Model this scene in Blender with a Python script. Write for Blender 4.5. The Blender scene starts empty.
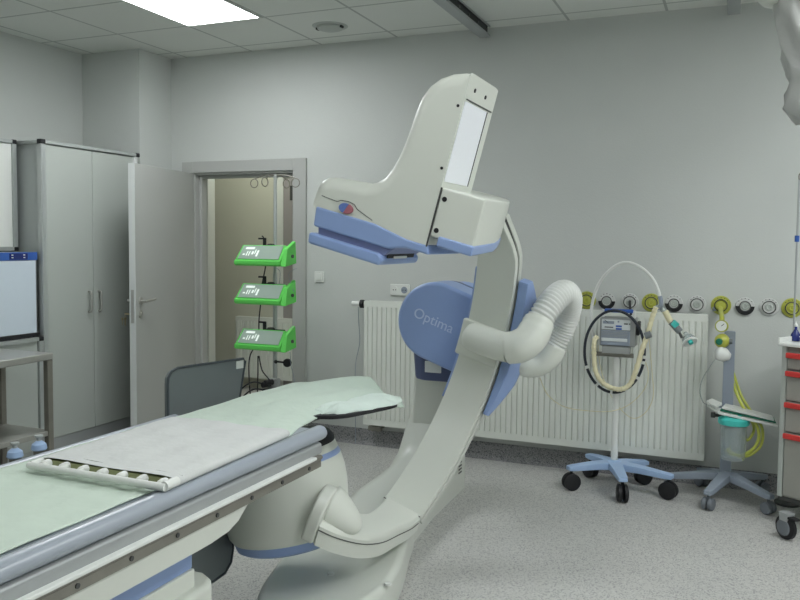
import bpy, bmesh, math, random
from mathutils import Vector, Matrix
random.seed(7)
R = math.radians
SC = bpy.context.scene
COL = SC.collection
# ------------------------------------------------------------------ camera
FPX, YAW, PIT, ROL, SY, CH = 800.0, 0.398215, 0.058317, 0.009707, 13.173, 1.488
D = 5.236          # back wall plane
H = 2.908          # ceiling
F_ = Vector((-math.sin(YAW)*math.cos(PIT), math.cos(YAW)*math.cos(PIT), -math.sin(PIT)))
R0 = Vector((math.cos(YAW), math.sin(YAW), 0)); U0 = R0.cross(F_)
R_ = R0*math.cos(ROL)+U0*math.sin(ROL); U_ = U0*math.cos(ROL)-R0*math.sin(ROL)
CAMP = Vector((0, 0, CH))
def ray(x, y): return F_+R_*((x-400)/FPX)+U_*((300-SY-y)/FPX)
def atY(x, y, Y): d = ray(x, y); return CAMP+d*(Y/d.y)
def atX(x, y, X): d = ray(x, y); return CAMP+d*(X/d.x)
def atZ(x, y, Z): d = ray(x, y); return CAMP+d*((Z-CH)/d.z)
cd = bpy.data.cameras.new('camera'); cam = bpy.data.objects.new('camera', cd); COL.objects.link(cam)
cd.sensor_width = 36; cd.lens = 36*FPX/800; cd.shift_y = -SY/800
M3 = Matrix((R_, U_, -F_)).transposed()
cam.matrix_world = Matrix.Translation(CAMP) @ M3.to_4x4()
SC.camera = cam
SC.view_settings.view_transform = 'Standard'; SC.view_settings.look = 'None'
SC.view_settings.gamma = 1; SC.view_settings.use_curve_mapping = False
SC.view_settings.exposure = 1.6

# ------------------------------------------------------------------ materials
def srgb(c):
    c = [v/255 for v in c]
    return tuple((v/12.92 if v <= .04045 else ((v+.055)/1.055)**2.4) for v in c)+(1,)
MATS = {}
def mat(name, rgb, rough=.5, metal=0, noise=0, nscale=30, bump=0, bscale=80, emit=0, alpha=1, trans=0, coat=0, spec=.5, sss=0):
    m = bpy.data.materials.new(name); m.use_nodes = True; nt = m.node_tree; b = nt.nodes['Principled BSDF']
    c = srgb(rgb)
    b.inputs['Base Color'].default_value = c; b.inputs['Roughness'].default_value = rough
    b.inputs['Metallic'].default_value = metal; b.inputs['Specular IOR Level'].default_value = spec
    if coat: b.inputs['Coat Weight'].default_value = coat; b.inputs['Coat Roughness'].default_value = .15
    tc = nt.nodes.new('ShaderNodeTexCoord')
    n = nt.nodes.new('ShaderNodeTexNoise'); n.inputs['Scale'].default_value = nscale; n.inputs['Detail'].default_value = 4
    nt.links.new(tc.outputs['Object'], n.inputs['Vector'])
    mx = nt.nodes.new('ShaderNodeMix'); mx.data_type = 'RGBA'
    a = max(noise, .015)
    mx.inputs[6].default_value = tuple(v*(1-a) for v in c[:3])+(1,); mx.inputs[7].default_value = tuple(min(1, v*(1+a)) for v in c[:3])+(1,)
    nt.links.new(n.outputs['Fac'], mx.inputs[0]); nt.links.new(mx.outputs[2], b.inputs['Base Color'])
    if bump:
        n2 = nt.nodes.new('ShaderNodeTexNoise'); n2.inputs['Scale'].default_value = bscale; n2.inputs['Detail'].default_value = 3
        nt.links.new(tc.outputs['Object'], n2.inputs['Vector'])
        bp = nt.nodes.new('ShaderNodeBump'); bp.inputs['Strength'].default_value = bump; bp.inputs['Distance'].default_value = .01
        nt.links.new(n2.outputs['Fac'], bp.inputs['Height']); nt.links.new(bp.outputs[0], b.inputs['Normal'])
    if emit:
        b.inputs['Emission Color'].default_value = c; b.inputs['Emission Strength'].default_value = emit
    if alpha < 1: b.inputs['Alpha'].default_value = alpha
    if trans: b.inputs['Transmission Weight'].default_value = trans; b.inputs['IOR'].default_value = 1.45
    MATS[name] = m; return m
WALL = mat('wall paint', (201, 205, 201), .55, noise=.03, nscale=3, bump=.12, bscale=120)
WALLK = mat('corridor paint', (208, 208, 192), .6, noise=.03, nscale=3)
WHITE = mat('machine cream shell', (218, 222, 212), .38, noise=.012, nscale=2, coat=.12)
WHITE2 = mat('machine grey cream side', (208, 212, 203), .38, noise=.012, nscale=2, coat=.15)
BLUE = mat('machine blue plastic', (146, 170, 216), .38, noise=.02, coat=.15)
BLUE_D = mat('machine dark blue plastic', (78, 88, 120), .4, noise=.02)
BLUE_G = mat('recess grey violet', (132, 142, 182), .5)
DARK = mat('black rubber', (22, 23, 26), .55, noise=.1)
DARKG = mat('dark grey track', (70, 72, 70), .5)
SHELL = mat('transfer board fabric', (208, 211, 208), .7, noise=.03, nscale=14, bump=.35, bscale=18)
SHEETM = mat('pale green drape', (202, 217, 203), .85, noise=.05, nscale=8, bump=.6, bscale=14)
PADM = mat('white green pad', (214, 228, 218), .85, noise=.05, nscale=12, bump=.5, bscale=40)
VINYL = mat('blue grey vinyl', (160, 168, 177), .3, noise=.05, nscale=6, coat=.3)
ALU = mat('brushed aluminium', (186, 191, 189), .4, metal=.5, noise=.04)
ALUP = mat('satin aluminium panel', (170, 174, 174), .42, metal=.35, noise=.03)
STEEL = mat('stainless steel', (176, 176, 170), .38, metal=.6, noise=.05)
STEELD = mat('dull steel rail', (138, 136, 127), .45, metal=.45, noise=.12, nscale=20)
CAB = mat('light grey laminate', (176, 182, 176), .42, noise=.02, nscale=3)
CABD = mat('grey laminate side', (180, 186, 184), .45, noise=.02)
DOORM = mat('grey door laminate', (176, 178, 174), .42, noise=.02, nscale=3)
DOORE = mat('door edge light', (206, 210, 208), .4)
RADM = mat('radiator enamel', (226, 230, 222), .35, noise=.01)
PLW = mat('white plastic', (224, 227, 222), .4)
SHIELD = mat('grey lead vinyl', (114, 121, 122), .5, noise=.08, nscale=5)
SHIELDE = mat('shield dark piping', (66, 74, 78), .5)
GREEN = mat('bright green plastic', (104, 216, 96), .35, noise=.03)
PANEL = mat('pump silver panel', (168, 186, 174), .3, metal=.2, noise=.06, nscale=12)
DISPM = mat('white display marks', (235, 245, 238), .4, emit=.15)
YEL = mat('yellow green ring', (176, 180, 76), .4)
YELT = mat('yellow tubing', (206, 214, 96), .35)
CREAM = mat('cream tubing', (220, 214, 178), .4)
MGREY = mat('trolley grey plastic', (140, 150, 162), .45, noise=.03)
LBLUE = mat('pale blue trolley foot', (160, 186, 220), .4, noise=.03)
RED = mat('red drawer lip', (200, 58, 54), .4)
TEAL = mat('teal lid', (70, 196, 186), .4)
CASTG = mat('caster grey', (110, 116, 122), .5)
BOTB = mat('navy glass', (34, 46, 110), .25)
CLEAR = mat('clear plastic', (225, 235, 235), .15, trans=.75, alpha=.75)
DRAPEC = mat('clear film cover', (180, 182, 178), .3, noise=.12, nscale=9, bump=.8, bscale=14, alpha=.85)
STRIP = mat('white back strip', (242, 245, 250), .5, noise=.03, nscale=120)
TXT = mat('pale lettering', (196, 211, 238), .4)
KEYM = mat('brass key', (170, 160, 130), .35, metal=.7)
VBLUE = mat('royal blue plastic', (50, 92, 170), .4)
GBTN = mat('dark green knob', (20, 110, 84), .4)
BUTR = mat('muted red half button', (176, 110, 120), .4)
BUTB = mat('blue half button', (104, 130, 196), .4)
GLOW = mat('light diffuser', (250, 253, 255), .5, emit=5.0)
GLOWD = mat('dim fill panel glow', (250, 253, 255), .5, emit=2.2)  # weaker glow for the unseen fill panels
GLOWC = mat('corridor fill glow', (250, 252, 240), .5, emit=9.0)  # glow of the unseen light added in the corridor
SCR = mat('x-ray viewer screen', (206, 218, 228), .3, emit=.0)
VENTG = mat('ventilator grey', (150, 154, 152), .4, noise=.03)
VENTF = mat('ventilator panel', (206, 212, 212), .4)
TROL = mat('trolley taupe grey', (150, 150, 142), .5, noise=.03)
INK = mat('blue black hose', (34, 40, 50), .4)
RINGW = mat('outlet plate white', (208, 210, 207), .45)
MAUVE = mat('corridor door grey', (160, 156, 154), .5)

def floor_mat(name, base, dark, light):
    m = bpy.data.materials.new(name); m.use_nodes = True; nt = m.node_tree; b = nt.nodes['Principled BSDF']
    tc = nt.nodes.new('ShaderNodeTexCoord'); N = nt.nodes.new; L = nt.links.new
    v = N('ShaderNodeTexVoronoi'); v.inputs['Scale'].default_value = 190; L(tc.outputs['Object'], v.inputs['Vector'])
    r = N('ShaderNodeValToRGB'); e = r.color_ramp.elements
    sp = N('ShaderNodeSeparateColor'); L(v.outputs['Color'], sp.inputs[0]); L(sp.outputs[0], r.inputs[0])
    e[0].position = 0; e[0].color = srgb(dark); e[1].position = 1; e[1].color = srgb(light)
    k = e.new(.16); k.color = srgb(dark); k = e.new(.24); k.color = srgb(base); k = e.new(.8); k.color = srgb(base)
    n = N('ShaderNodeTexNoise'); n.inputs['Scale'].default_value = 1.2; n.inputs['Detail'].default_value = 3; L(tc.outputs['Object'], n.inputs['Vector'])
    mx = N('ShaderNodeMix'); mx.data_type = 'RGBA'; mx.blend_type = 'MULTIPLY'; mx.inputs[0].default_value = .25
    L(r.outputs[0], mx.inputs[6]); L(n.outputs['Fac'], mx.inputs[7]); L(mx.outputs[2], b.inputs['Base Color'])
    b.inputs['Roughness'].default_value = .42; return m
FLOOR = floor_mat('speckled vinyl floor', (202, 202, 197), (160, 160, 160), (216, 216, 212))
COVE = floor_mat('speckled vinyl skirting', (150, 150, 150), (94, 96, 104), (176, 176, 176))

def ceil_mat():
    m = bpy.data.materials.new('mineral tile ceiling'); m.use_nodes = True; nt = m.node_tree; b = nt.nodes['Principled BSDF']
    N = nt.nodes.new; L = nt.links.new
    tc = N('ShaderNodeTexCoord'); s = N('ShaderNodeSeparateXYZ'); L(tc.outputs['Object'], s.inputs[0])
    def axis(out, off):
        a = N('ShaderNodeMath'); a.operation = 'SUBTRACT'; L(out, a.inputs[0]); a.inputs[1].default_value = off
        d = N('ShaderNodeMath'); d.operation = 'DIVIDE'; L(a.outputs[0], d.inputs[0]); d.inputs[1].default_value = .6
        f = N('ShaderNodeMath'); f.operation = 'ROUND'; L(d.outputs[0], f.inputs[0])
        g = N('ShaderNodeMath'); g.operation = 'SUBTRACT'; L(d.outputs[0], g.inputs[0]); L(f.outputs[0], g.inputs[1])
        h = N('ShaderNodeMath'); h.operation = 'ABSOLUTE'; L(g.outputs[0], h.inputs[0]); return h.outputs[0]
    mn = N('ShaderNodeMath'); mn.operation = 'MINIMUM'; L(axis(s.outputs[0], -2.2437), mn.inputs[0]); L(axis(s.outputs[1], 5.073), mn.inputs[1])
    lt = N('ShaderNodeMath'); lt.operation = 'LESS_THAN'; L(mn.outputs[0], lt.inputs[0]); lt.inputs[1].default_value = .014
    mx = N('ShaderNodeMix'); mx.data_type = 'RGBA'; mx.inputs[6].default_value = srgb((222, 225, 219)); mx.inputs[7].default_value = srgb((176, 180, 175))
    L(lt.outputs[0], mx.inputs[0]); L(mx.outputs[2], b.inputs['Base Color'])
    n = N('ShaderNodeTexNoise'); n.inputs['Scale'].default_value = 150; L(tc.outputs['Object'], n.inputs['Vector'])
    bp = N('ShaderNodeBump'); bp.inputs['Strength'].default_value = .2; bp.inputs['Distance'].default_value = .01; L(n.outputs['Fac'], bp.inputs['Height']); L(bp.outputs[0], b.inputs['Normal'])
    b.inputs['Roughness'].default_value = .8; return m
CEIL = ceil_mat()

# ------------------------------------------------------------------ mesh helpers
V = Vector
def bm_new(): return bmesh.new()
def faces_from(bm, pts, faces):
    vs = [bm.verts.new(p) for p in pts]
    for f in faces:
        try: bm.faces.new([vs[i] for i in f])
        except ValueError: pass
    return vs
def box(bm, lo, hi, M=None):
    x0, y0, z0 = lo; x1, y1, z1 = hi
    p = [V((x, y, z)) for z in (z0, z1) for x, y in ((x0, y0), (x1, y0), (x1, y1), (x0, y1))]
    if M: p = [M @ v for v in p]
    faces_from(bm, p, [(3, 2, 1, 0), (4, 5, 6, 7), (0, 1, 5, 4), (1, 2, 6, 5), (2, 3, 7, 6), (3, 0, 4, 7)])
    return bm
def hexa(bm, b, t):
    "b, t: rings of n points"
    n = len(b); faces_from(bm, list(b)+list(t), [tuple(range(n-1, -1, -1)), tuple(range(n, 2*n))]+[(i, (i+1) % n, n+(i+1) % n, n+i) for i in range(n)])
    return bm
def bev(bm, w, seg=3, ang=30):
    bmesh.ops.recalc_face_normals(bm, faces=bm.faces)
    es = [e for e in bm.edges if len(e.link_faces) == 2 and e.calc_face_angle(0) > R(ang)]
    bmesh.ops.bevel(bm, geom=es, offset=w, segments=seg, affect='EDGES', profile=.5, clamp_overlap=True)
    return bm
def frame_of(d):
    d = d.normalized(); a = V((0, 0, 1)) if abs(d.z) < .9 else V((1, 0, 0))
    x = d.cross(a).normalized(); return x, d.cross(x).normalized()
def tube(bm, pts, r, n=12, cap=True, closed=False):
    pts = [V(p) for p in pts]; k = len(pts); rr = r if isinstance(r, (list, tuple)) else [r]*k
    rings = []; x = None
    for i, p in enumerate(pts):
        if closed: d = pts[(i+1) % k]-pts[i-1]
        else: d = pts[min(i+1, k-1)]-pts[max(i-1, 0)]
        d.normalize()
        if x is None: x, y = frame_of(d)
        else:
            x = x-d*x.dot(d)
            if x.length < 1e-6: x, y = frame_of(d)
            x.normalize(); y = d.cross(x)
        rings.append([bm.verts.new(p+(x*math.cos(a)+y*math.sin(a))*rr[i]) for a in [2*math.pi*j/n for j in range(n)]])
    m = k if closed else k-1
    for i in range(m):
        a, b = rings[i], rings[(i+1) % k]
        for j in range(n): bm.faces.new((a[j], a[(j+1) % n], b[(j+1) % n], b[j]))
    if cap and not closed: bm.faces.new(rings[0][::-1]); bm.faces.new(rings[-1])
    return bm
def cyl(bm, a, b, r, n=20, r2=None): return tube(bm, [a, b], [r, r if r2 is None else r2], n)
def spline(pts, n=8):
    pts = [V(p) for p in pts]; out = []
    for i in range(len(pts)-1):
        p0 = pts[max(i-1, 0)]; p1 = pts[i]; p2 = pts[i+1]; p3 = pts[min(i+2, len(pts)-1)]
        for j in range(n):
            t = j/n; out.append(.5*((2*p1)+(p2-p0)*t+(2*p0-5*p1+4*p2-p3)*t*t+(3*p1-p0-3*p2+p3)*t**3))
    out.append(pts[-1]); return out
def lathe(bm, prof, o=(0, 0, 0), ax=(0, 0, 1), n=32):
    "prof: (r, h) from bottom to top along axis ax"
    o = V(o); ax = V(ax).normalized(); x, y = frame_of(ax); rings = []
    for r, h in prof:
        if r < 1e-5: rings.append([bm.verts.new(o+ax*h)])
        else: rings.append([bm.verts.new(o+ax*h+(x*math.cos(2*math.pi*j/n)+y*math.sin(2*math.pi*j/n))*r) for j in range(n)])
    for a, b in zip(rings, rings[1:]):
        for j in range(n):
            q = [a[j % len(a)], a[(j+1) % len(a)], b[(j+1) % len(b)], b[j % len(b)]]
            u = []
            for v in q:
                if v not in u: u.append(v)
            if len(u) > 2: bm.faces.new(u)
    if len(rings[0]) > 1: bm.faces.new(rings[0][::-1])
    if len(rings[-1]) > 1: bm.faces.new(rings[-1])
    return bm
def loft(bm, rings, cap=True):
    rv = [[bm.verts.new(p) for p in r] for r in rings]; n = len(rv[0])
    for a, b in zip(rv, rv[1:]):
        for j in range(n): bm.faces.new((a[j], a[(j+1) % n], b[(j+1) % n], b[j]))
    if cap: bm.faces.new(rv[0][::-1]); bm.faces.new(rv[-1])
    return bm
def lerp(tab, y):
    for (a, va), (b, vb) in zip(tab, tab[1:]):
        if y <= b: return va+(vb-va)*max(0, (y-a)/(b-a))
    return tab[-1][1]
def sm(a, b, x): x = min(1, max(0, (x-a)/(b-a))); return x*x*(3-2*x)
ROOTM = {}
def finish(name, bm, m, parent=None, smooth=35, sharp=True):
    bmesh.ops.recalc_face_normals(bm, faces=bm.faces)
    if parent is not None:
        r = parent
        while r.parent: r = r.parent
        bm.transform(ROOTM[r.name].inverted())
    me = bpy.data.meshes.new(name); bm.to_mesh(me); bm.free()
    ms = m if isinstance(m, (list, tuple)) else [m]
    for q in ms: me.materials.append(q)
    if smooth:
        for p in me.polygons: p.use_smooth = True
        if sharp: me.set_sharp_from_angle(angle=R(smooth))
    o = bpy.data.objects.new(name, me); COL.objects.link(o)
    if smooth and sharp and smooth <= 50:
        w = o.modifiers.new('weighted_normal', 'WEIGHTED_NORMAL'); w.keep_sharp = True; w.weight = 80
    if parent is not None: o.parent = parent
    return o
def obj(name, bm, m, parent=None, label=None, **k):
    o = finish(name, bm, m, parent, **k)
    if label: o['label'] = label
    return o
def tag(o, label, cat, group=None, kind=None):
    o['label'] = label; o['category'] = cat
    if group: o['group'] = group
    if kind: o['kind'] = kind
    return o
def thing(name, label, cat, loc=(0, 0, 0), rz=0, group=None):
    o = bpy.data.objects.new(name, None); COL.objects.link(o); o.empty_display_size = .1
    o.location = loc; o.rotation_euler = (0, 0, rz)
    ROOTM[o.name] = Matrix.Translation(V(loc)) @ Matrix.Rotation(rz, 4, 'Z')
    return tag(o, label, cat, group)
def single(name, bm, m, label, cat, group=None, loc=(0, 0, 0), **k):
    "a top-level thing that is one mesh with its origin at loc"
    bm.transform(Matrix.Translation(-V(loc))); o = finish(name, bm, m, None, **k); o.location = loc
    return tag(o, label, cat, group)
def struct(name, bm, m, parent=None, **k):
    o = finish(name, bm, m, parent, **k)
    if parent is None: o['kind'] = 'structure'
    return o
def sthing(name, loc=(0, 0, 0)):
    o = bpy.data.objects.new(name, None); COL.objects.link(o); o.location = loc
    ROOTM[o.name] = Matrix.Translation(V(loc)); o['kind'] = 'structure'; return o
def copy_tree(o, parent=None):
    c = o.copy(); COL.objects.link(c)
    if parent is not None: c.parent = parent
    for ch in list(o.children): copy_tree(ch, c)
    return c
B = lambda lo, hi, w=0, seg=2: (bev(box(bm_new(), lo, hi), w, seg) if w else box(bm_new(), lo, hi))

# ================================================================== SETTING
XL, XR, YF = -4.757, 3.2, -2.6     # left wall, right wall, wall behind the camera
struct('floor', B((XL-.15, YF-.15, -.1), (XR+.15, 7.2, 0)), FLOOR)
struct('ceiling', B((XL-.15, YF-.15, H), (XR+.15, 7.2, H+.1)), CEIL)
DX0, DX1, DZ = -4.0, -3.055, 2.02   # door opening
bm = bm_new()
box(bm, (XL-.15, D, 0), (DX0, D+.15, H)); box(bm, (DX1, D, 0), (XR+.15, D+.15, H)); box(bm, (DX0, D, DZ), (DX1, D+.15, H))
struct('wall_back', bm, WALL)
struct('wall_left', B((XL-.15, YF-.15, 0), (XL, D, H)), WALL)
struct('wall_right', B((XR, YF-.15, 0), (XR+.15, D, H)), WALL)
struct('wall_front', B((XL, YF-.15, 0), (XR, YF, H)), WALL)
struct('wall_pier', B((XL, 4.865, 0), (-4.197, D, H)), WALL)
# corridor beyond the doorway
bm = bm_new(); box(bm, (-6.6, 6.75, 0), (-2.0, 6.9, H)); struct('wall_corridor', bm, WALLK)
struct('wall_corridor_left', B((-6.7, D+.15, 0), (-6.6, 6.9, H)), WALLK)
struct('wall_corridor_right', B((-2.1, D+.15, 0), (-2.0, 6.75, H)), WALLK)
struct('wall_corridor_stub', B((-4.62, 5.9, 0), (-4.335, 6.0, H)), PLW)
# coved vinyl skirting
def cove(name, x0, x1, y, h=.11):
    bm = bm_new(); prof = [(0, 0), (-.045, 0), (-.028, .006), (-.012, .02), (-.005, .045), (-.003, h), (0, h)]
    loft(bm, [[V((x, y+a, b)) for a, b in prof] for x in (x0, x1)]); return struct(name, bm, COVE, smooth=50)
cove('baseboard_back', DX1+.11, XR, D)
cove('baseboard_back_left', -4.197, DX0-.11, D)
cove('baseboard_pier', XL, -4.197, 4.865)
bm = bm_new(); prof = [(0, 0), (.045, 0), (.028, .006), (.012, .02), (.005, .045), (.003, .11), (0, .11)]
loft(bm, [[V((XL+a, y, b)) for a, b in prof] for y in (YF, 4.82)]); struct('baseboard_left', bm, COVE, smooth=50)

# ---- door with frame
dr = sthing('door_1', (DX0, D, 0))
bm = bm_new()
for x0, x1, z0, z1 in ((DX0-.085, DX0+.02, 0, 2.09), (DX1-.015, DX1+.095, 0, 2.09)):
    box(bm, (x0, D-.018, z0), (x1, D, z1))
box(bm, (DX0+.02, D-.018, 2.0), (DX1-.015, D, 2.09))
for x0, x1 in ((DX0+.0001, DX0+.03), (DX1-.03, DX1)): box(bm, (x0, D, 0), (x1, D+.16, DZ-.002))
box(bm, (DX0+.03, D, DZ-.035), (DX1-.03, D+.16, DZ-.002))
box(bm, (DX0+.03, D+.05, 0), (DX0+.055, D+.1, DZ-.035)); box(bm, (DX1-.055, D+.05, 0), (DX1-.03, D+.1, DZ-.035)); box(bm, (DX0+.055, D+.05, DZ-.06), (DX1-.055, D+.1, DZ-.035))
obj('door_frame', bev(bm, .003, 1), DOORM, dr)
P0 = V((-3.965, 5.205, 0)); P1 = V((-3.79, 4.34, 0)); dd = (P1-P0).normalized(); dn = V((dd.y, -dd.x, 0))  # normal
if dn.x < 0: dn = -dn
LW = (P1-P0).length
def dl(u, v, z): return P0+dd*u+dn*v+V((0, 0, z))     # v: 0 = room face, -.045 = back
bm = bm_new(); hexa(bm, [dl(0, 0, .01), dl(LW, 0, .01), dl(LW, -.046, .01), dl(0, -.046, .01)], [dl(0, 0, 1.995), dl(LW, 0, 1.995), dl(LW, -.046, 1.995), dl(0, -.046, 1.995)])
lf = obj('door_leaf', bev(bm, .002, 1), DOORM, dr)
bm = bm_new(); hexa(bm, [dl(LW, .0005, .01), dl(LW+.003, .0005, .01), dl(LW+.003, -.0465, .01), dl(LW, -.0465, .01)], [dl(LW, .0005, 1.995), dl(LW+.003, .0005, 1.995), dl(LW+.003, -.0465, 1.995), dl(LW, -.0465, 1.995)])
obj('edge_strip', bm, DOORE, lf, 'light edge banding of the door')
bm = bm_new(); hexa(bm, [dl(LW+.003, -.012, .90), dl(LW+.005, -.012, .90), dl(LW+.005, -.034, .90), dl(LW+.003, -.034, .90)], [dl(LW+.003, -.012, 1.13), dl(LW+.005, -.012, 1.13), dl(LW+.005, -.034, 1.13), dl(LW+.003, -.034, 1.13)])
obj('lock_plate', bm, STEEL, lf)
for side in (1, -1):
    v0 = 0 if side > 0 else -.046
    bm = bm_new(); cyl(bm, dl(LW-.06, v0, 1.05), dl(LW-.06, v0+.008*side, 1.05), .026)
    cyl(bm, dl(LW-.06, v0, 1.05), dl(LW-.06, v0+.05*side, 1.05), .01)
    tube(bm, [dl(LW-.06, v0+.045*side, 1.05), dl(LW-.085, v0+.052*side, 1.052), dl(LW-.18, v0+.05*side, 1.055)], .009)
    obj('handle', bm, STEEL, lf)
    bm = bm_new(); cyl(bm, dl(LW-.06, v0, .96), dl(LW-.06, v0+.008*side, .96), .026); cyl(bm, dl(LW-.06, v0, .96), dl(LW-.06, v0+.014*side, .96), .01)
    obj('keyhole_rosette', bm, STEEL, lf)
for z in (.25, 1.0, 1.78):
    bm = bm_new(); cyl(bm, (-3.985, D-.022, z), (-3.985, D-.022, z+.09), .008); obj('hinge', bm, STEEL, dr)
kb = thing('key_bunch', 'small bunch of brass keys hanging from the lock of the open grey door', 'keys', tuple(dl(LW-.06, -.062, .96)))
bm = bm_new(); kc = dl(LW-.045, -.105, .945)
tube(bm, [kc+V((0, 0, 0))+dd*.014*math.cos(a)+V((0, 0, .014*math.sin(a))) for a in [2*math.pi*j/16 for j in range(16)]], .0015, 6, closed=True)
obj('ring', bm, KEYM, kb)
for k, (a, b) in enumerate(((.012, 0), (-.006, .006), (.03, -.004))):
    bm = bm_new(); c = kc+dd*a+dn*(-.004*k)
    cyl(bm, c+V((0, 0, -.02)), c+dn*.003+V((0, 0, -.02)), .011, 12); hexa(bm, *[[c+dd*u+dn*v+V((0, 0, z)) for u, v in ((-.003, 0), (.003, 0), (.003, .002), (-.003, .002))] for z in (-.065-b, -.025)])
    obj('key', bm, KEYM, kb)
bm = bm_new(); cyl(bm, dl(LW-.055, -.05, .958), dl(LW-.045, -.11, .958), .006, 10); obj('key', bm, KEYM, kb)

# ---- corridor contents
def radiator(name, x0, x1, yb, z0, z1, thick, label, n, m=RADM):
    t = thing(name, label, 'radiator', ((x0+x1)/2, yb, z0))
    bm = bm_new(); yf = yb-thick; step = (x1-x0-.03)/n
    # ribbed front sheet: grooves pressed between flat bands
    prof = [(x0, yf+.006), (x0+.012, yf)]
    for i in range(n):
        a = x0+.015+i*step; prof += [(a+step*.36, yf), (a+step*.45, yf+.009), (a+step*.55, yf+.009), (a+step*.64, yf)]
    prof += [(x1-.012, yf), (x1, yf+.006)]
    zb, zt = z0+.045, z1-.04
    r1 = [V((x, y, zb)) for x, y in prof]; r2 = [V((x, y, zt)) for x, y in prof]
    k = len(prof); v1 = [bm.verts.new(p) for p in r1]; v2 = [bm.verts.new(p) for p in r2]
    for i in range(k-1): bm.faces.new((v1[i], v1[i+1], v2[i+1], v2[i]))
    box(bm, (x0, yf+.003, z0), (x1, yf+.02, z0+.045)); box(bm, (x0, yf+.003, z1-.04), (x1, yf+.02, z1)); box(bm, (x0, yf+.0145, z0), (x1, yf+.02, z1))
    obj('front_panel', bm, m, t, smooth=0)
    bm = bm_new(); box(bm, (x0, yb-.012, z0), (x1, yb, z1)); box(bm, (x0, yf+.02, z0), (x0+.012, yb-.012, z1)); box(bm, (x1-.012, yf+.02, z0), (x1, yb-.012, z1))
    obj('casing', bev(bm, .003, 1), m, t)
    bm = bm_new(); ng = max(8, int((x1-x0)/.03))
    for i in range(ng): a = x0+.02+i*(x1-x0-.04)/ng; box(bm, (a, yf+.02, z1-.012), (a+.012, yb-.012, z1-.004))
    for yy in (yf+.024, yb-.02, (yf+yb)/2): box(bm, (x0+.012, yy, z1-.014), (x1-.012, yy+.006, z1-.006))
    obj('top_grille', bm, m, t)
    for i in range(3):
        a = x0+(x1-x0)*(.12+.38*i); obj('wall_bracket', box(bm_new(), (a-.02, yb, z0+.08), (a+.02, yb+.034, z1-.1)), m, t)
    return t
r = radiator('radiator', -2.43, -.148, 5.2, .17, 1.055, .085, 'long white panel radiator under the row of gas outlets', 62)
bm = bm_new(); cyl(bm, (-2.43, 5.155, 1.03), (-2.475, 5.155, 1.03), .012); cyl(bm, (-2.45, 5.155, 1.03), (-2.472, 5.155, 1.03), .03, 20); obj('valve_collar', bm, DARK, r, 'black valve collar')
bm = bm_new(); cyl(bm, (-2.472, 5.155, 1.03), (-2.54, 5.155, 1.03), .02, 20, .017); obj('thermostat_head', bm, PLW, r)
bm = bm_new(); cyl(bm, (-2.37, 5.155, .17), (-2.37, 5.155, .12), .012); cyl(bm, (-2.33, 5.155, .17), (-2.33, 5.155, .12), .012)
box(bm, (-2.40, 5.14, .125), (-2.30, 5.17, .155)); cyl(bm, (-2.38, 5.155, .14), (-2.38, 5.235, .14), .01); cyl(bm, (-2.32, 5.155, .14), (-2.32, 5.235, .14), .01)
obj('pipe_valve', bm, STEELD, r, 'dull metal pipe valve')
bm = bm_new(); tube(bm, spline([(-2.50, 5.17, 1.02), (-2.505, 5.19, .9), (-2.50, 5.2, .75), (-2.53, 5.2, .6), (-2.535, 5.2, .45), (-2.53, 5.2, .15), (-2.52, 5.18, .005)], 6), .0025, 6)
single('thin_cable', bm, MGREY, 'thin grey cable hanging down the wall beside the long radiator', 'cable', loc=(-2.5, 5.2, 0))
radiator('radiator', -4.56, -3.75, 6.71, .12, .72, .07, 'beige ribbed radiator in the corridor beyond the doorway', 20, RADM)
ROOTM['radiator.001'] = ROOTM.get('radiator.001', Matrix())
cdo = sthing('door_2', (-4.0, 6.75, 0))
bm = bm_new(); box(bm, (-4.14, 6.715, 0), (-4.06, 6.75, 2.16)); box(bm, (-3.2, 6.715, 0), (-3.12, 6.75, 2.16)); box(bm, (-4.06, 6.715, 2.08), (-3.2, 6.75, 2.16)); obj('door_frame', bm, PLW, cdo)
obj('door_leaf', B((-4.06, 6.722, .01), (-3.2, 6.75, 2.08)), MAUVE, cdo)
bm = bm_new(); box(bm, (-3.985, 6.716, 1.86), (-3.90, 6.722, 2.0)); obj('door_sign', bm, DARKG, cdo, 'small dark sign on the corridor door')
bm = bm_new(); tube(bm, [(-4.01, 6.72, 1.05), (-4.01, 6.68, 1.05), (-3.9, 6.68, 1.05)], .008); obj('handle', bm, STEEL, cdo)

# ---- ceiling fittings
def ceiling_light(x0, x1, y0, y1, label, glow=GLOW, name='ceiling_light'):
    t = thing(name, label, 'light', ((x0+x1)/2, (y0+y1)/2, H))
    bm = bm_new(); g = .018
    for a, b, c, d in ((x0, x1, y0, y0+g), (x0, x1, y1-g, y1), (x0, x0+g, y0+g, y1-g), (x1-g, x1, y0+g, y1-g)): box(bm, (a, c, H-.008), (b, d, H-.0005))
    obj('frame', bm, PLW, t); obj('diffuser', B((x0+g, y0+g, H-.006), (x1-g, y1-g, H-.001)), glow, t); return t
ceiling_light(-3.436, -2.852, 3.281, 4.465, 'bright rectangular ceiling light panel above the open door end')
ceiling_light(-1.036, -.452, .881, 2.065, 'added dim fill panel, out of view, above the middle of the room', GLOWD)  # this panel and those below are unseen, added to fill the room with light
ceiling_light(-3.436, -2.852, .281, 1.465, 'added dim fill panel, out of view, over the left side near the camera', GLOWD)
ceiling_light(.764, 1.348, 2.681, 3.865, 'added bright fill panel, out of view, over the right side of the room')  # bright unseen panels on this side are added to lift the right of the back wall
ceiling_light(1.964, 2.548, 2.681, 3.865, 'added bright fill panel, out of view, next to the far right wall')
ceiling_light(.764, 1.348, .881, 2.065, 'added bright fill panel, out of view, right of the camera')
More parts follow.
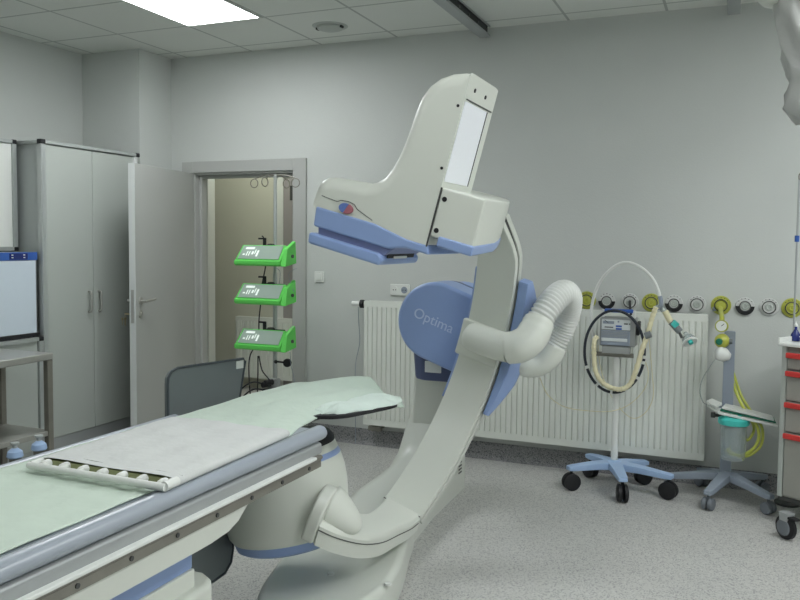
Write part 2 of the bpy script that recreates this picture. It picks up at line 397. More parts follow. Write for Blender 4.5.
ceiling_light(.764, 1.348, -.919, .265, 'added dim fill panel, out of view, behind the camera on the right', GLOWD)
ceiling_light(-4.6, -3.4, 5.9, 6.1, 'added slim fill light, out of view, in the corridor beyond the doorway', GLOWC)  # unseen light added to brighten the view through the doorway
sd = thing('ceiling_speaker', 'round white ceiling fitting with two dark slots beside the light panel', 'ceiling fitting', (-2.549, 4.813, H))
bm = bm_new(); lathe(bm, [(.0, -.03), (.06, -.028), (.085, -.02), (.09, -.012), (.09, -.006), (.115, -.004), (.12, -.0005)], (-2.549, 4.813, H)); obj('cover', bm, CAB, sd)
for s in (-1, 1):
    bm = bm_new(); box(bm, (-2.549+s*.088-.008, 4.79, H-.02), (-2.549+s*.088+.008, 4.825, H-.006)); obj('slot', bm, DARK, sd, 'dark slot')
def rail(x, y0, label):
    t = thing('ceiling_rail', label, 'rail', (x, 5.18, H), group=None)
    bm = bm_new(); w = .035
    box(bm, (x-w, y0, H-.075), (x+w, 5.18, H-.068)); box(bm, (x-w, y0, H-.068), (x-w+.006, 5.18, H)); box(bm, (x-w, y0, H-.006), (x+w, 5.18, H-.0005))
    box(bm, (x+w-.006, y0, H-.068), (x+w, 5.18, H-.060)); box(bm, (x+w-.006, y0, H-.012), (x+w, 5.18, H-.006))
    obj('profile', bm, ALUP, t)
    obj('track', B((x-w+.008, y0, H-.06), (x+w-.01, 5.15, H-.008)), DARK, t, 'dark inner track')
    y = 5.1
    while y > 3.6: obj('bolt', box(bm_new(), (x+w-.010, y, H-.045), (x+w-.006, y+.02, H-.032)), DARKG, t); y -= .18
    return t
rail(-1.585, -2.4, 'dark slotted metal ceiling rail running above the imaging gantry')
rail(-.062, -2.4, 'metal ceiling rail at the right, only its end showing above the wall')

# ---- wall fittings
bm = B((-2.89, D-.012, 1.17), (-2.81, D-.0005, 1.25), .004); sw = thing('light_switch', 'square white light switch on the wall right of the doorway', 'switch', (-2.85, D, 1.21))
obj('plate', bm, PLW, sw); obj('rocker', B((-2.875, D-.018, 1.185), (-2.825, D-.012, 1.235), .003), PLW, sw)
so = thing('wall_socket', 'white double wall socket above the radiator left of the blue drum', 'socket', (-2.2, D, 1.135))
obj('plate', B((-2.275, D-.015, 1.095), (-2.125, D-.0005, 1.175), .005), PLW, so)
for k, dx in enumerate((-.037, .037)):
    bm = bm_new(); cyl(bm, (-2.2+dx, D-.0155, 1.135), (-2.2+dx, D-.018, 1.135), .024); s_ = obj('outlet', bm, PLW if k == 0 else MGREY, so)
    bm = bm_new()
    for q in (-.009, .009): cyl(bm, (-2.2+dx+q, D-.018, 1.135), (-2.2+dx+q, D-.019, 1.135), .004, 8)
    obj('pin_hole', bm, DARK, s_)
OUT = [(587, 'y'), (607, 'b'), (630, 'w'), (651.5, 'y'), (674, 'b'), (697, 'w'), (721, 'y'), (745, 'b'), (769, 'w'), (792, 'y')]
OL = ['yellow-ringed gas outlet at the left end of the row, beside the white hose', 'black and white gas outlet, first from the left', 'white gas outlet just above the ventilator handle',
      'yellow-ringed gas outlet right of the ventilator, under the arched white tube', 'black and white gas outlet above the clear breathing mask', 'plain white gas outlet above the right end of the radiator',
      'yellow-ringed gas outlet feeding the regulator gauge', 'black and white gas outlet right of the regulator', 'plain white gas outlet, last but one on the right', 'yellow-ringed gas outlet above the drawer trolley']
for (px, c), lb in zip(OUT, OL):
    x = atY(px, 300+(px-587)*.042, D).x; z = 1.111; OR = .058 if c == 'y' else .054
    t = thing('gas_outlet', lb, 'gas outlet', (x, D, z), group='medical gas outlets on the wall')
    bm = bm_new(); lathe(bm, [(OR, .0005), (OR, .006), (OR-.004, .010), (0, .010)], (x, D, z), (0, -1, 0), 32)
    obj('ring', bm, {'y': YEL, 'b': RINGW, 'w': RINGW}[c], t)
    if c == 'b':
        bm = bm_new(); pts = [V((x+.053*math.cos(a), D-.0165, z+.053*math.sin(a))) for a in [math.pi+math.pi*j/14 for j in range(15)]]
        hexa(bm, [p+V((0, .006, 0)) for p in pts], pts); obj('half_disc', bm, DARK, t, 'black lower half of the disc')
    bm = bm_new(); cr_ = .030 if c == 'b' else .036; lathe(bm, [(cr_+.002, .008), (cr_+.002, .02), (cr_-.004, .022), (cr_-.006, .018), (0, .018)], (x, D, z), (0, -1, 0), 28)
    k = obj('collar', bm, {'y': YEL, 'b': RINGW, 'w': RINGW}[c], t)
    bm = bm_new(); tube(bm, [V((x+cr_*math.cos(R(a)), D-.021, z+cr_*math.sin(R(a)))) for a in range(0, 360, 15)], .0035, 6, closed=True); obj('seal_ring', bm, DARKG, k)
    bm = bm_new(); lathe(bm, [(.023, .016), (.023, .022), (.013, .025), (.010, .02), (0, .02)], (x, D, z), (0, -1, 0), 24)
    obj('socket', bm, CAB if c != 'y' else YEL, k)
    bm = bm_new()
    for a in range(5):
        q = R(40+25*a); box(bm, (x+.046*math.cos(q)-.003, D-.0112, z+.047*math.sin(q)-.002), (x+.046*math.cos(q)+.003, D-.0099, z+.047*math.sin(q)+.002))
    obj('marking', bm, DARKG, t)
# small clip right of the radiator
single('wall_clip', B((-.128, D-.02, 1.075), (-.108, D-.0005, 1.10), .003), MGREY, 'tiny grey clip on the wall just right of the radiator top', 'clip', loc=(-.118, D, 1.09))

# ================================================================== CABINETS AT THE LEFT WALL
wx = -4.15
w = thing('wardrobe', 'tall grey two-door wardrobe in aluminium frame by the left wall', 'wardrobe', (-4.45, 4.33, 0))
bm = B((XL+.01, 3.905, .0), (wx-.02, 4.76, 2.09)); obj('body', bm, CABD, w)
for k, (a, b) in enumerate(((3.915, 4.325), (4.329, 4.735))):
    d_ = obj('door', B((wx-.02, a, .15), (wx, b, 2.085), .002, 1), CAB, w)
    hy = 4.325-.05 if k == 0 else 4.329+.04
    bm = bm_new(); tube(bm, spline([(wx, hy, .97), (wx+.028, hy, .975), (wx+.03, hy, 1.04), (wx+.028, hy, 1.105), (wx, hy, 1.11)], 5), .007, 10); obj('handle', bm, STEEL, d_)
bm = bm_new(); box(bm, (wx-.02, 3.885, 2.088), (wx+.012, 4.775, 2.112)); box(bm, (XL+.01, 3.885, 2.088), (wx-.02, 3.91, 2.112)); obj('top_rail', bev(bm, .003, 1), ALU, w)
bm = bm_new(); box(bm, (wx-.03, 3.875, 0), (wx+.012, 3.912, 2.088)); obj('post', bev(bm, .004, 1), ALU, w)
bm = bm_new(); box(bm, (wx-.02, 4.74, 0), (wx+.012, 4.775, 2.088)); obj('post', bev(bm, .004, 1), DOORE, w)
obj('plinth', B((wx-.04, 3.912, 0), (wx-.005, 4.74, .148)), ALUP, w)
for y in (3.872, 4.757):
    obj('corner_joint', B((wx-.025, y, 2.086), (wx+.014, y+.04, 2.116), .003, 1), DARK, w, 'black corner joint')
# upper cabinet beside it
ux = -4.36
u = thing('wall_cabinet', 'shallow white-fronted wall cabinet with aluminium frame, left of the wardrobe', 'cabinet', (-4.55, 3.2, 1.4))
obj('body', B((XL+.001, 2.5, 1.40), (ux-.02, 3.86, 2.10)), CABD, u)
obj('door', B((ux-.02, 2.5, 1.42), (ux, 3.84, 2.09), .002, 1), PLW, u)
bm = bm_new(); box(bm, (ux-.02, 2.5, 2.09), (ux+.012, 3.87, 2.112)); box(bm, (ux-.02, 2.5, 1.395), (ux+.012, 3.87, 1.42)); box(bm, (ux-.02, 3.84, 1.42), (ux+.012, 3.87, 2.09)); obj('frame', bm, ALU, u)
for z in (2.088, 1.392): obj('corner_joint', B((ux-.022, 3.84, z), (ux+.015, 3.873, z+.027), .003, 1), DARK, u, 'black corner joint')
# base cabinet
c = thing('base_cabinet', 'low grey base cabinet with aluminium frame beneath the film viewer', 'cabinet', (-4.45, 3.2, 0))
obj('body', B((XL+.01, 2.5, 0), (wx-.025, 3.87, .835)), CABD, c)
obj('door', B((wx-.025, 2.52, .1), (wx-.005, 3.835, .815), .002, 1), CAB, c)
bm = bm_new(); box(bm, (wx-.025, 2.5, .815), (wx+.01, 3.872, .838)); box(bm, (wx-.025, 3.838, .0), (wx+.01, 3.872, .815)); obj('frame', bm, ALU, c)
for z in (.813, .085): obj('corner_joint', B((wx-.027, 3.836, z), (wx+.013, 3.874, z+.027), .003, 1), DARK, c, 'black corner joint')
# film viewer
f = thing('film_viewer', 'flat white x-ray film viewer with a blue top strip on the base cabinet', 'film viewer', (-4.2, 3.2, .838))
vx = -4.17
obj('housing', B((vx-.10, 2.4, .845), (vx-.006, 3.858, 1.388), .004, 1), ALUP, f)
obj('screen', B((vx-.006, 2.42, .868), (vx, 3.845, 1.335), .002, 1), SCR, f)
bs = obj('control_strip', B((vx-.006, 2.4, 1.337), (vx+.003, 3.858, 1.388), .002, 1), VBLUE, f, 'royal blue control strip')
obj('keypad', B((vx+.003, 3.64, 1.342), (vx+.005, 3.78, 1.382), .003, 1), BOTB, bs)
bm = bm_new()
for y in (3.655, 3.745):
    for z in (1.352, 1.368): box(bm, (vx+.005, y, z), (vx+.006, y+.014, z+.006))
obj('key', bm, PLW, bs)
bm = bm_new()
for y, l in ((3.49, .06), (3.33, .03)): box(bm, (vx+.003, y, 1.358), (vx+.004, y+l, 1.366))
obj('marking', bm, PLW, bs)
obj('bottom_edge', B((vx-.10, 2.4, .838), (vx+.004, 3.86, .866), .003, 1), DARK, f, 'black lower edge')
# steel table
s = thing('steel_table', 'stainless steel side table with lower shelf in front of the base cabinet', 'table', (-3.9, 3.0, 0))
tx0, tx1, ty0, ty1 = -4.12, -3.7, 2.45, 3.53
obj('tabletop', B((tx0, ty0, .765), (tx1, ty1, .805), .004, 1), STEEL, s)
obj('shelf', B((tx0+.02, ty0+.02, .315), (tx1-.01, ty1-.01, .345), .003, 1), STEEL, s)
for x in (tx0, tx1-.04):
    for y in (ty0, ty1-.04): obj('leg', B((x, y, 0), (x+.038, y+.038, .765), .003, 1), STEELD, s)
# ================================================================== IMAGING GANTRY
RHO = R(15)
GE = V((math.cos(RHO), 0, -math.sin(RHO))); GN = V((0, 1, 0)); GW = V((math.sin(RHO), 0, math.cos(RHO)))
GO = V((-1.30, 2.645, 1.045))
def G(e, n, w): return GO+GE*e+GN*n+GW*w
GM = Matrix.Translation(GO) @ Matrix((GE, GN, GW)).transposed().to_4x4()
g = thing('imaging_gantry', 'large white and blue C-arm imaging gantry standing on the floor at the table head', 'imaging gantry', (-1.5, 3.3, 0))
# --- foot, beam, column
fp = [(-1.72, 2.75), (-1.75, 2.88), (-1.75, 3.05), (-1.72, 3.3), (-1.69, 3.6), (-1.44, 3.6), (-1.33, 3.3), (-1.255, 3.05), (-1.225, 2.9), (-1.21, 2.72), (-1.25, 2.55), (-1.36, 2.42), (-1.5, 2.37), (-1.60, 2.44), (-1.67, 2.58)]
fp = [(p.x, p.y) for p in spline([(x, y, 0) for x, y in fp]+[(fp[0][0], fp[0][1], 0)], 4)][:-1]
ft = obj('foot', bev(hexa(bm_new(), [V((x, y, 0)) for x, y in fp], [V(((x+1.48)*.97-1.48, (y-3)*.97+3, .15)) for x, y in fp]), .03, 4), WHITE2, g)
for px, py in ((331, 574), (388, 584)):
    q = atZ(px, py, .15); bm = bm_new(); lathe(bm, [(.016, 0), (.014, .006), (0, .008)], (q.x, q.y, .149), n=16); obj('screw_cap', bm, PLW, ft)
def sec(y, xl, xr, h, rr=.05, ins=.0):
    rr = min(rr, h*.8); pts = [V((xl, y, 0)), V((xl, y, h-rr))]
    for k in range(1, 6): a = R(180-18*k); pts.append(V((xl+rr+rr*math.cos(a), y, h-rr+rr*math.sin(a))))
    for k in range(0, 5): a = R(90-18*k); pts.append(V((xr-rr*.5+rr*.5*math.cos(a), y, h-rr*.5+rr*.5*math.sin(a))))
    pts += [V((xr, y, h-rr*.5)), V((xr, y, 0))]; return pts
bm = bm_new()
loft(bm, [sec(*a) for a in ((3.25, -1.72, -1.37, .10, .04), (3.38, -1.77, -1.40, .19, .07), (3.6, -1.79, -1.425, .225, .09), (3.8, -1.775, -1.445, .245, .1), (3.98, -1.75, -1.46, .275, .1), (4.08, -1.725, -1.462, .36, .1), (4.14, -1.70, -1.465, .50, .09), (4.2, -1.665, -1.468, .62, .06), (4.53, -1.66, -1.47, .62, .03))])
obj('floor_beam', bm, WHITE2, g, smooth=40)
bm = bm_new(); hexa(bm, [V((-1.665, 4.13, .40)), V((-1.45, 4.13, .40)), V((-1.45, 4.54, .40)), V((-1.665, 4.54, .40))], [V((-1.63, 4.1, .88)), V((-1.38, 4.1, .88)), V((-1.38, 4.48, .88)), V((-1.63, 4.48, .88))])
cl_ = obj('column', bev(bm, .02, 3), WHITE2, g)
for z0, z1, y in ((.14, .26, 4.20), (.12, .2, 4.40)):
    bm = bm_new()
    for k in range(int((z1-z0)/.02)): box(bm, (-1.4665, y, z0+.02*k), (-1.4635, y+.05, z0+.02*k+.008))
    obj('vent_slots', bm, DARKG, cl_)
# --- collar and blue drum
bm = bm_new(); pl = [(-1.60, 4.0), (-1.58, 3.96), (-1.53, 3.93), (-1.36, 3.93), (-1.28, 3.98), (-1.26, 4.08), (-1.26, 4.4), (-1.60, 4.4)]
hexa(bm, [V((x*.96-.05, y, .745)) for x, y in pl], [V((x, y, .90)) for x, y in pl]); co = obj('collar', bev(bm, .012, 2), BLUE_D, g, 'dark blue collar under the drum')
q = atY(433, 367, 3.926); obj('label_plate', B((q.x-.045, 3.922, q.z-.03), (q.x+.045, 3.934, q.z+.03), .002, 1), PLW, co)
ca = atY(434, 322, 3.80)                                    # drum face centre
RD = .203
DR = R(20.5); ex = V((math.cos(DR), 0, -math.sin(DR))); ez = V((math.sin(DR), 0, math.cos(DR)))
def drum(y0, y1, r, dx=0, dz=0, length=.42, w=.02):
    pts = [(r*math.cos(a), r*math.sin(a)) for a in [R(90)+R(180)*k/28 for k in range(29)]]
    pts = [(length, r*.98)]+pts+[(length, -r*.98)]
    return bev(hexa(bm_new(), [V((ca.x+dx, y0, ca.z+dz))+ex*a+ez*b for a, b in pts], [V((ca.x+dx, y1, ca.z+dz))+ex*a+ez*b for a, b in pts]), w, 4)
dm = obj('pivot_drum', drum(3.80, 4.02, RD), BLUE, g, 'blue pivot drum')
obj('drum_rear_ring', drum(4.025, 4.16, RD*.95, .04, .0, .30, .015), BLUE, dm)
obj('drum_gap', drum(4.005, 4.045, RD*.94, .01, .01, .3, .005), BLUE_D, dm)
obj('drum_core', B((-1.56, 4.1, .86), (-1.36, 4.42, 1.16), .03, 3), BLUE_D, g)
def text(name, body, size, m, parent, M, ext=.001):
    cu = bpy.data.curves.new(name, 'FONT'); cu.body = body; cu.size = size; cu.extrude = ext; cu.align_x = 'CENTER'; cu.align_y = 'CENTER'
    t = bpy.data.objects.new(name, cu); COL.objects.link(t); dg = bpy.context.evaluated_depsgraph_get()
    me = bpy.data.meshes.new_from_object(t.evaluated_get(dg)); bpy.data.objects.remove(t)
    bm = bmesh.new(); bm.from_mesh(me); bm.transform(M); o = obj(name, bm, m, parent, smooth=0); return o
MT = Matrix.Translation(V((ca.x, 3.7985, ca.z))+ex*-.005+ez*.005) @ Matrix((ex, ez, V((0, -1, 0)))).transposed().to_4x4()
text('lettering', 'Optima', .074, TXT, dm, MT)
# --- C-arc
BE = R(11.2); AR = 1.017
cdv = GE*math.sin(BE)+GN*math.cos(BE); csv = GE*math.cos(BE)-GN*math.sin(BE)
def A(th, r, s): return GO+cdv*((AR+r)*math.cos(th))+GW*((AR+r)*math.sin(th))+csv*s
def arc(t0, t1, r0, r1, s0, s1, w=.0, n=48):
    bm = bm_new(); rings = []
    for k in range(n+1):
        td = t0+(t1-t0)*k/n; t = R(td); f = 1-.9*sm(24, 40, td) if td > 24 else 1; rings.append([A(t, r0, s0), A(t, r0, s1*f), A(t, r1, s1*f), A(t, r1, s0)])
    loft(bm, rings); return bev(bm, w, 2, 50) if w else bm
obj('arc_inner_rail', arc(-48.5, 36, 0, .028, -.103, .103, .008), WHITE, g)
obj('arc_track', arc(-48, 36, .024, .044, -.090, .090), DARKG, g, 'dark track along the arc')
obj('arc_outer_rail', arc(-48.5, 36, .042, .072, -.100, .100, .006), WHITE2, g)
# --- blue carriage behind the arc
def car(t0, t1, s0, s1, r0, r1, n=20):
    bm = bm_new(); rings = []
    for k in range(n+1):
        u = k/n; t = R(t0+(t1-t0)*u); f = 1-.35*max(0, (.35-u)/.35)
        rings.append([A(t, r0, s0), A(t, r0, s1), A(t, r0+(r1-r0)*.6*f, s1+.0), A(t, r0+(r1-r0)*f, s1*.7), A(t, r0+(r1-r0)*f, s0*.7), A(t, r0+(r1-r0)*.6*f, s0)])
    loft(bm, rings); return bev(bm, .012, 3, 25)
cr = obj('carriage', car(-14, 17, -.115, .10, .075, .17), BLUE, g, 'blue carriage behind the arc')
for s0, s1, dm_ in ((-.128, -.105, .09), (.108, .158, .15)):
    rings = []
    for k in range(25):
        t = -17+36.5*k/24; dp_ = .035+(dm_-.035)*max(0, min(1, (t+17)/9, (20.5-t)/9)); s2 = s0+(s1-s0)*min(1, .45+(t+17)/22)
        rings.append([A(R(t), .032, s0), A(R(t), .032, s2), A(R(t), .032+dp_, s2), A(R(t), .032+dp_, s0)])
    obj('carriage_cheek', bev(loft(bm_new(), rings), .006, 2, 50), BLUE, cr)
# --- hinge block between drum and carriage
obj('pivot_block', B((-1.34, 3.82, .86), (-1.06, 3.96, 1.16), .02, 2), BLUE, g)
# --- tube arm : from the arc seam round to the tube housing
outer = [(.233, .648, -.756), (.236, .54, -.748), (.234, .376, -.72), (.23, .203, -.69), (.208, .03, -.64), (.158, -.10, -.59), (.105, -.165, -.557)]
inner = [(.031, .688, -.756), (.05, .60, -.745), (.072, .46, -.722), (.08, .34, -.70), (.05, .2, -.65), (.0, .1, -.61), (-.06, .03, -.58)]
outer = spline(outer, 4); inner = spline(inner, 4); rings = []
for k, (o_, i_) in enumerate(zip(outer, inner)):
    u = k/(len(outer)-1); th = .075+.018*min(1, u*2)
    dwn = V((0, 0, -th)); o1 = G(*o_); i1 = G(*i_); d = (i1-o1)*.05
    rings.append([o1+GW*-.018, o1+d*1.0+GW*-.005, o1+d*2.2, i1-d*2.2, i1-d+GW*-.005, i1+GW*-.018, i1-GW*th, o1-GW*th])
bm = loft(bm_new(), rings); ta = obj('tube_arm', bm, WHITE, g, smooth=32)
bm = bm_new(); tube(bm, [G(*o_)+GW*-.033+(G(*o_)-G(*i_)).normalized()*.0005 for o_, i_ in zip(outer[1:], inner[1:])], .0022, 6); obj('seam_line', bm, DARKG, ta)
bm = bm_new(); tube(bm, [A(R(-48.6), -.001, -.103), A(R(-48.6), -.001, .103)], .0022, 6); obj('seam_line', bm, DARKG, ta)
# --- tube housing under the table
HA = V((-.17, .0, 1)).normalized(); HB = atY(291, 538, 2.69)
def HL(prof): return lathe(bm_new(), prof, HB, HA, 48)
th_ = obj('tube_housing', HL([(0, .03), (.222, .03), (.236, .05), (.248, .12), (.254, .20), (.252, .26), (.242, .31), (.234, .335), (.226, .362), (.20, .37), (0, .37)]), WHITE, g, smooth=45)
obj('blue_band', HL([(0, -.012), (.195, -.012), (.212, -.002), (.222, .034), (.2, .036), (0, .036)]), BLUE, th_, 'blue band round the bottom')
obj('blue_ring', HL([(.2, .312), (.2425, .312), (.2335, .336), (.2, .338)]), BLUE, th_, 'thin blue ring near the top')
obj('collimator_ring', HL([(.14, .36), (.226, .362), (.226, .378), (.212, .398), (.19, .405), (0, .405)]), DARK, th_, 'black collimator ring')
# flange and hub where the arm meets the housing
fA = atY(307, 543, 2.47); fd = V((-.2, .98, 0)).normalized(); fu = V((.36, 0, .93)).normalized(); fn = fd.cross(fu).normalized(); fW = .21
def AR_(off, a, hgt, n=18):
    c = fA+fd*(fW/2)+fn*off; return [c+fd*(-a)]+[c+fd*(-a*math.cos(math.pi*k/n))+fu*(.05+(hgt-.05)*math.sin(math.pi*k/n)**.75) for k in range(n+1)]+[c+fd*a]
bm = hexa(bm_new(), AR_(-.03, .105, .19), AR_(.018, .105, .19)); obj('flange', bev(bm, .01, 3), WHITE, g)
hc = fA+fd*(fW/2+.004)
def hub_ring(u): 
    f = math.sqrt(max(.0004, 1-u*u)); a = .092*f+.001; b = (.090-.03*u)*f+.001; c = hc+fd*(.03+.03*u)+fn*(.012+.135*u)+fu*(.098-.036*u)
    return [c+fd*(a*math.cos(2*math.pi*k/32))+fu*(b*math.sin(2*math.pi*k/32)) for k in range(32)]
obj('hub', loft(bm_new(), [hub_ring(u) for u in (0, .12, .25, .4, .55, .68, .8, .88, .94, .98, 1)]), WHITE, g, smooth=80, sharp=False)
# --- detector boot
prof = [(-.21, .518), (-.228, .545), (-.232, .57), (-.228, .595), (-.218, .615), (-.2, .630), (-.17, .638), (-.08, .645), (-.04, .648), (-.012, .660), (.012, .683), (.030, .718), (.042, .76), (.052, .81), (.058, .86), (.062, .92), (.070, .97), (.09, 1.01), (.12, 1.042), (.16, 1.064), (.20, 1.075), (.228, 1.077), (.230, 1.07), (.230, .50), (.153, .495), (.02, .505)]
n0, n1 = -.175, .14
bm = hexa(bm_new(), [V((a, n0, b)) for a, b in prof], [V((a, n1, b)) for a, b in prof])
bmesh.ops.recalc_face_normals(bm, faces=bm.faces)
es = [e for e in bm.edges if abs(e.verts[0].co.y-e.verts[1].co.y) < 1e-6 and max(e.verts[0].co.x, e.verts[1].co.x) < .2295 and max(e.verts[0].co.z, e.verts[1].co.z) > .55]
bmesh.ops.bevel(bm, geom=es, offset=.05, segments=6, affect='EDGES', profile=.5, clamp_overlap=False)
bm.transform(GM); bt = obj('detector_housing', bm, WHITE, g, smooth=50)
def GB(lo, hi, w=.004, seg=2):
    bm = B(lo, hi, w, seg); bm.transform(GM); return bm
def GP(poly, a, b, w=.01, seg=3, plane='n'):
    "polygon in (e,w) extruded over n, or polygon in (e,n) extruded over w"
    if plane == 'n': bm = hexa(bm_new(), [V((p, a, q)) for p, q in poly], [V((p, b, q)) for p, q in poly])
    else: bm = hexa(bm_new(), [V((p, q, a)) for p, q in poly], [V((p, q, b)) for p, q in poly])
    if w: bev(bm, w, seg)
    bm.transform(GM); return bm
obj('detector_neck', GP([(-.195, .455), (-.202, .525), (.03, .525), (.16, .505), (.235, .505), (.25, .475), (.16, .475), (.10, .455)], n0-.004, n1+.004, .008), BLUE, bt, 'blue lower band of the detector housing')
obj('detector_recess', GP([(-.175, .425), (-.185, .47), (.13, .47), (.085, .425)], n0+.012, n1-.01, .004), BLUE_G, bt, 'grey violet recess above the detector plate')
dp = obj('detector_plate', GP([(-.198, .392), (-.202, .432), (.075, .432), (.092, .42), (.092, .398), (.08, .392)], n0-.012, n1+.02, .012), BLUE, bt, 'blue detector plate')
obj('detector_slot', GB((.088, -.14, .418), (.0935, .1, .436), .002, 1), DARK, dp); obj('slot_cover', GB((.09, -.09, .416), (.096, .03, .426), .003, 2), PLW, dp)
# seam on the housing side and the oval button
bm = bm_new(); sp = [G(e, n0-.0008, w) for e, w in ((-.19, .565), (-.125, .560), (-.112, .568), (-.085, .571), (-.06, .567), (-.045, .554), (.02, .532))]
tube(bm, sp, .0011, 6); obj('seam_line', bm, DARKG, bt)
for nm, m, a0, a1, lb in (('button_half', BUTB, 75, 255, 'blue half of the oval button'), ('button_half', BUTR, -105, 75, 'muted red half of the oval button')):
    pts = [(-.085+.028*math.cos(R(a)), .546+.018*math.sin(R(a))) for a in range(a0, a1+1, 12)]
    obj(nm, GP(pts, n0-.008, n0-.0005, .002, 1), m, bt, lb)
# white strip and cap on the back of the lift
obj('back_strip', GB((.2302, -.165, .72), (.2325, .072, .985), 0), STRIP, bt, 'bright textured strip down the back')
obj('strip_edge', GB((.2302, .074, .72), (.2335, .080, .985), 0), DARKG, bt)
obj('strip_edge', GB((.2302, -.156, .99), (.2335, .12, .994), 0), DARKG, bt)
for n, w in ((-.10, 1.03), (.02, 1.028)):
    bm = bm_new(); cyl(bm, G(.229, n, w), G(.233, n, w), .007, 10); obj('bolt', bm, DARK, bt)
for e, w in ((.221, .965), (.221, .76)):
    bm = bm_new(); cyl(bm, G(e-.006, n0-.002, w), G(e-.006, n0+.01, w), .005, 10); obj('bolt', bm, DARK, bt)
bm = bm_new(); tube(bm, [G(.226, n, 1.0695+.0*n) for n in (-.12, -.05, .02, .08)], .0035, 6); obj('cable_slot', bm, DARK, bt)
# --- head box joining the lift and the arc
plan = [(.233, n0), (.388, n0), (.348, .2), (.305, .4), (.255, .6), (.19, .78), (.04, .80), (.03, .60), (.12, .3), (.233, .12)]
hb = obj('arc_head', GP(plan, .535, .70, .008, 3, 'w'), WHITE, g)
plan2 = [(.265, n0-.006), (.392, n0-.006), (.352, .2), (.308, .4), (.258, .6), (.19, .77), (.05, .79), (.04, .60), (.13, .3), (.25, .12)]
obj('blue_rim', GP(plan2, .510, .545, .007, 3, 'w'), BLUE, hb, 'blue lower rim')
bm = bm_new(); tube(bm, [G(.2325, n0-.001, .70), G(.2325, n0-.001, .50)], .003, 6); obj('seam_line', bm, DARKG, hb)
for e, w in ((.252, .665), (.252, .56)):
    bm = bm_new(); cyl(bm, G(e, n0-.002, w), G(e, n0+.01, w), .0085, 14); obj('bolt', bm, DARK, hb)
# --- cable cover and corrugated hose
bm = arc(-4.5, 5.6, -.022, .01, -.118, .112, .008, 12); cv = obj('cable_cover', bm, WHITE, g)
def P(px, py, Y): return atY(px, py, Y)
h0 = spline([P(466, 334, 3.56), P(479, 339, 3.55), P(497, 345, 3.53), P(510, 348, 3.52)], 5)
bm = bm_new(); rr = [.04, .055, .062, .066]+[.068]*(len(h0)-4); tube(bm, h0, rr, 28); obj('cable_barrel', bm, WHITE, cv, smooth=60)
h1 = spline([P(508, 348, 3.52), P(518, 346.5, 3.52), P(528, 341, 3.54), P(535, 331, 3.57), P(539, 321, 3.6)], 6)
obj('hose_elbow', tube(bm_new(), h1, [.072]+[.074]*4+[.076]*(len(h1)-11)+[.073]*4+[.069]*2, 28), WHITE, g, smooth=60)
h2 = spline([P(538, 323, 3.6), P(547, 309, 3.63), P(556, 298, 3.68), P(564, 293, 3.74), P(569, 298, 3.81), P(568, 310, 3.86), P(563, 325, 3.88), P(557, 338, 3.88), P(550, 350, 3.87)], 18)
rr = [(.063 if (k//2) % 2 else .054) for k in range(len(h2))]
obj('corrugated_hose', tube(bm_new(), h2, rr, 28), PLW, g, 'ribbed white cable hose', smooth=70)
h3 = spline([P(553, 346, 3.87), P(549, 355, 3.86), P(540, 362, 3.85), P(528, 364, 3.83), P(512, 358, 3.80)], 6)
obj('hose_joint', tube(bm_new(), h3, [.062]+[.065]*(len(h3)-2)+[.06], 28), WHITE, g, smooth=60)
bm = bm_new(); tube(bm, spline([P(540, 378, 3.88), P(548, 395, 4.0), P(565, 407, 4.3), P(590, 411, 4.6), P(612, 411, 4.86), P(630, 404, 4.93), P(645, 388, 4.95), P(648, 370, 4.96), P(640, 352, 4.96)], 6), .0025, 6)
single('thin_tube', bm, CREAM, 'thin clear tube drooping from the gantry hose to the ventilator stand', 'tube', loc=tuple(P(612, 411, 4.86)))
# ================================================================== PATIENT TABLE
def bx(y): return -1.226+.018*(y-1.04)         # near outer edge line
def ext(poly, y0, y1, w=0, seg=2, n=1):
    "cross-section (x rel. to near edge, z) extruded along the table"
    bm = hexa(bm_new(), [V((bx(y0)+a, y0, b)) for a, b in poly], [V((bx(y1)+a, y1, b)) for a, b in poly])
    return bev(bm, w, seg) if w else bm
t = thing('patient_table', 'long patient table with blue-grey mattress, side rails and cream base', 'patient table', (-1.5, 1.2, 0))
Y0, Y1 = .15, 2.27
def tubearc(cx, cz, r): return [(cx+r*math.cos(R(a)), cz+r*math.sin(R(a))) for a in range(0, 360, 24)]
mattress = [(-.62, .840), (-.62, .850)]+[(-.605+.015*math.cos(R(a)), .858+.010*math.sin(R(a))) for a in (150, 120, 90, 60, 30)]+[(-.56, .872)]+[(-.075, .872), (-.05, .870)]+[(-.026+.026*math.cos(R(a)), .863+.023*math.sin(R(a))) for a in (140, 115, 90, 65, 40, 15, -10, -35, -60)]+[(-.02, .838)]
mt = obj('mattress', bev(ext(mattress, Y0, Y1), .004, 2), VINYL, t, 'blue-grey vinyl mattress with rolled edges', smooth=50)
bm = bm_new(); tube(bm, [(bx(y)-.060, y, .872) for y in (Y0, Y1-.01)], .002, 6); obj('piping', bm, CASTG, mt)
obj('top_frame', bev(ext([(-.605, .80), (-.605, .848), (-.04, .848), (-.04, .839), (-.012, .839), (-.004, .833), (-.004, .805), (-.012, .80)], Y0, Y1-.03), .003, 1), ALUP, t, 'satin grey frame under the mattress')
nr = obj('side_rail', ext([(-.006, .765), (-.006, .803), (.004, .803), (.010, .799), (.010, .793), (.004, .788), (.004, .765)], Y0, Y1-.05), STEELD, t, 'grey metal accessory rail')
obj('rail_lip', bev(ext([(-.012, .797), (-.012, .806), (.012, .806), (.014, .800), (.012, .796)], Y0, Y1-.09), .002, 1), PLW, nr, 'cream strip along the top of the rail')
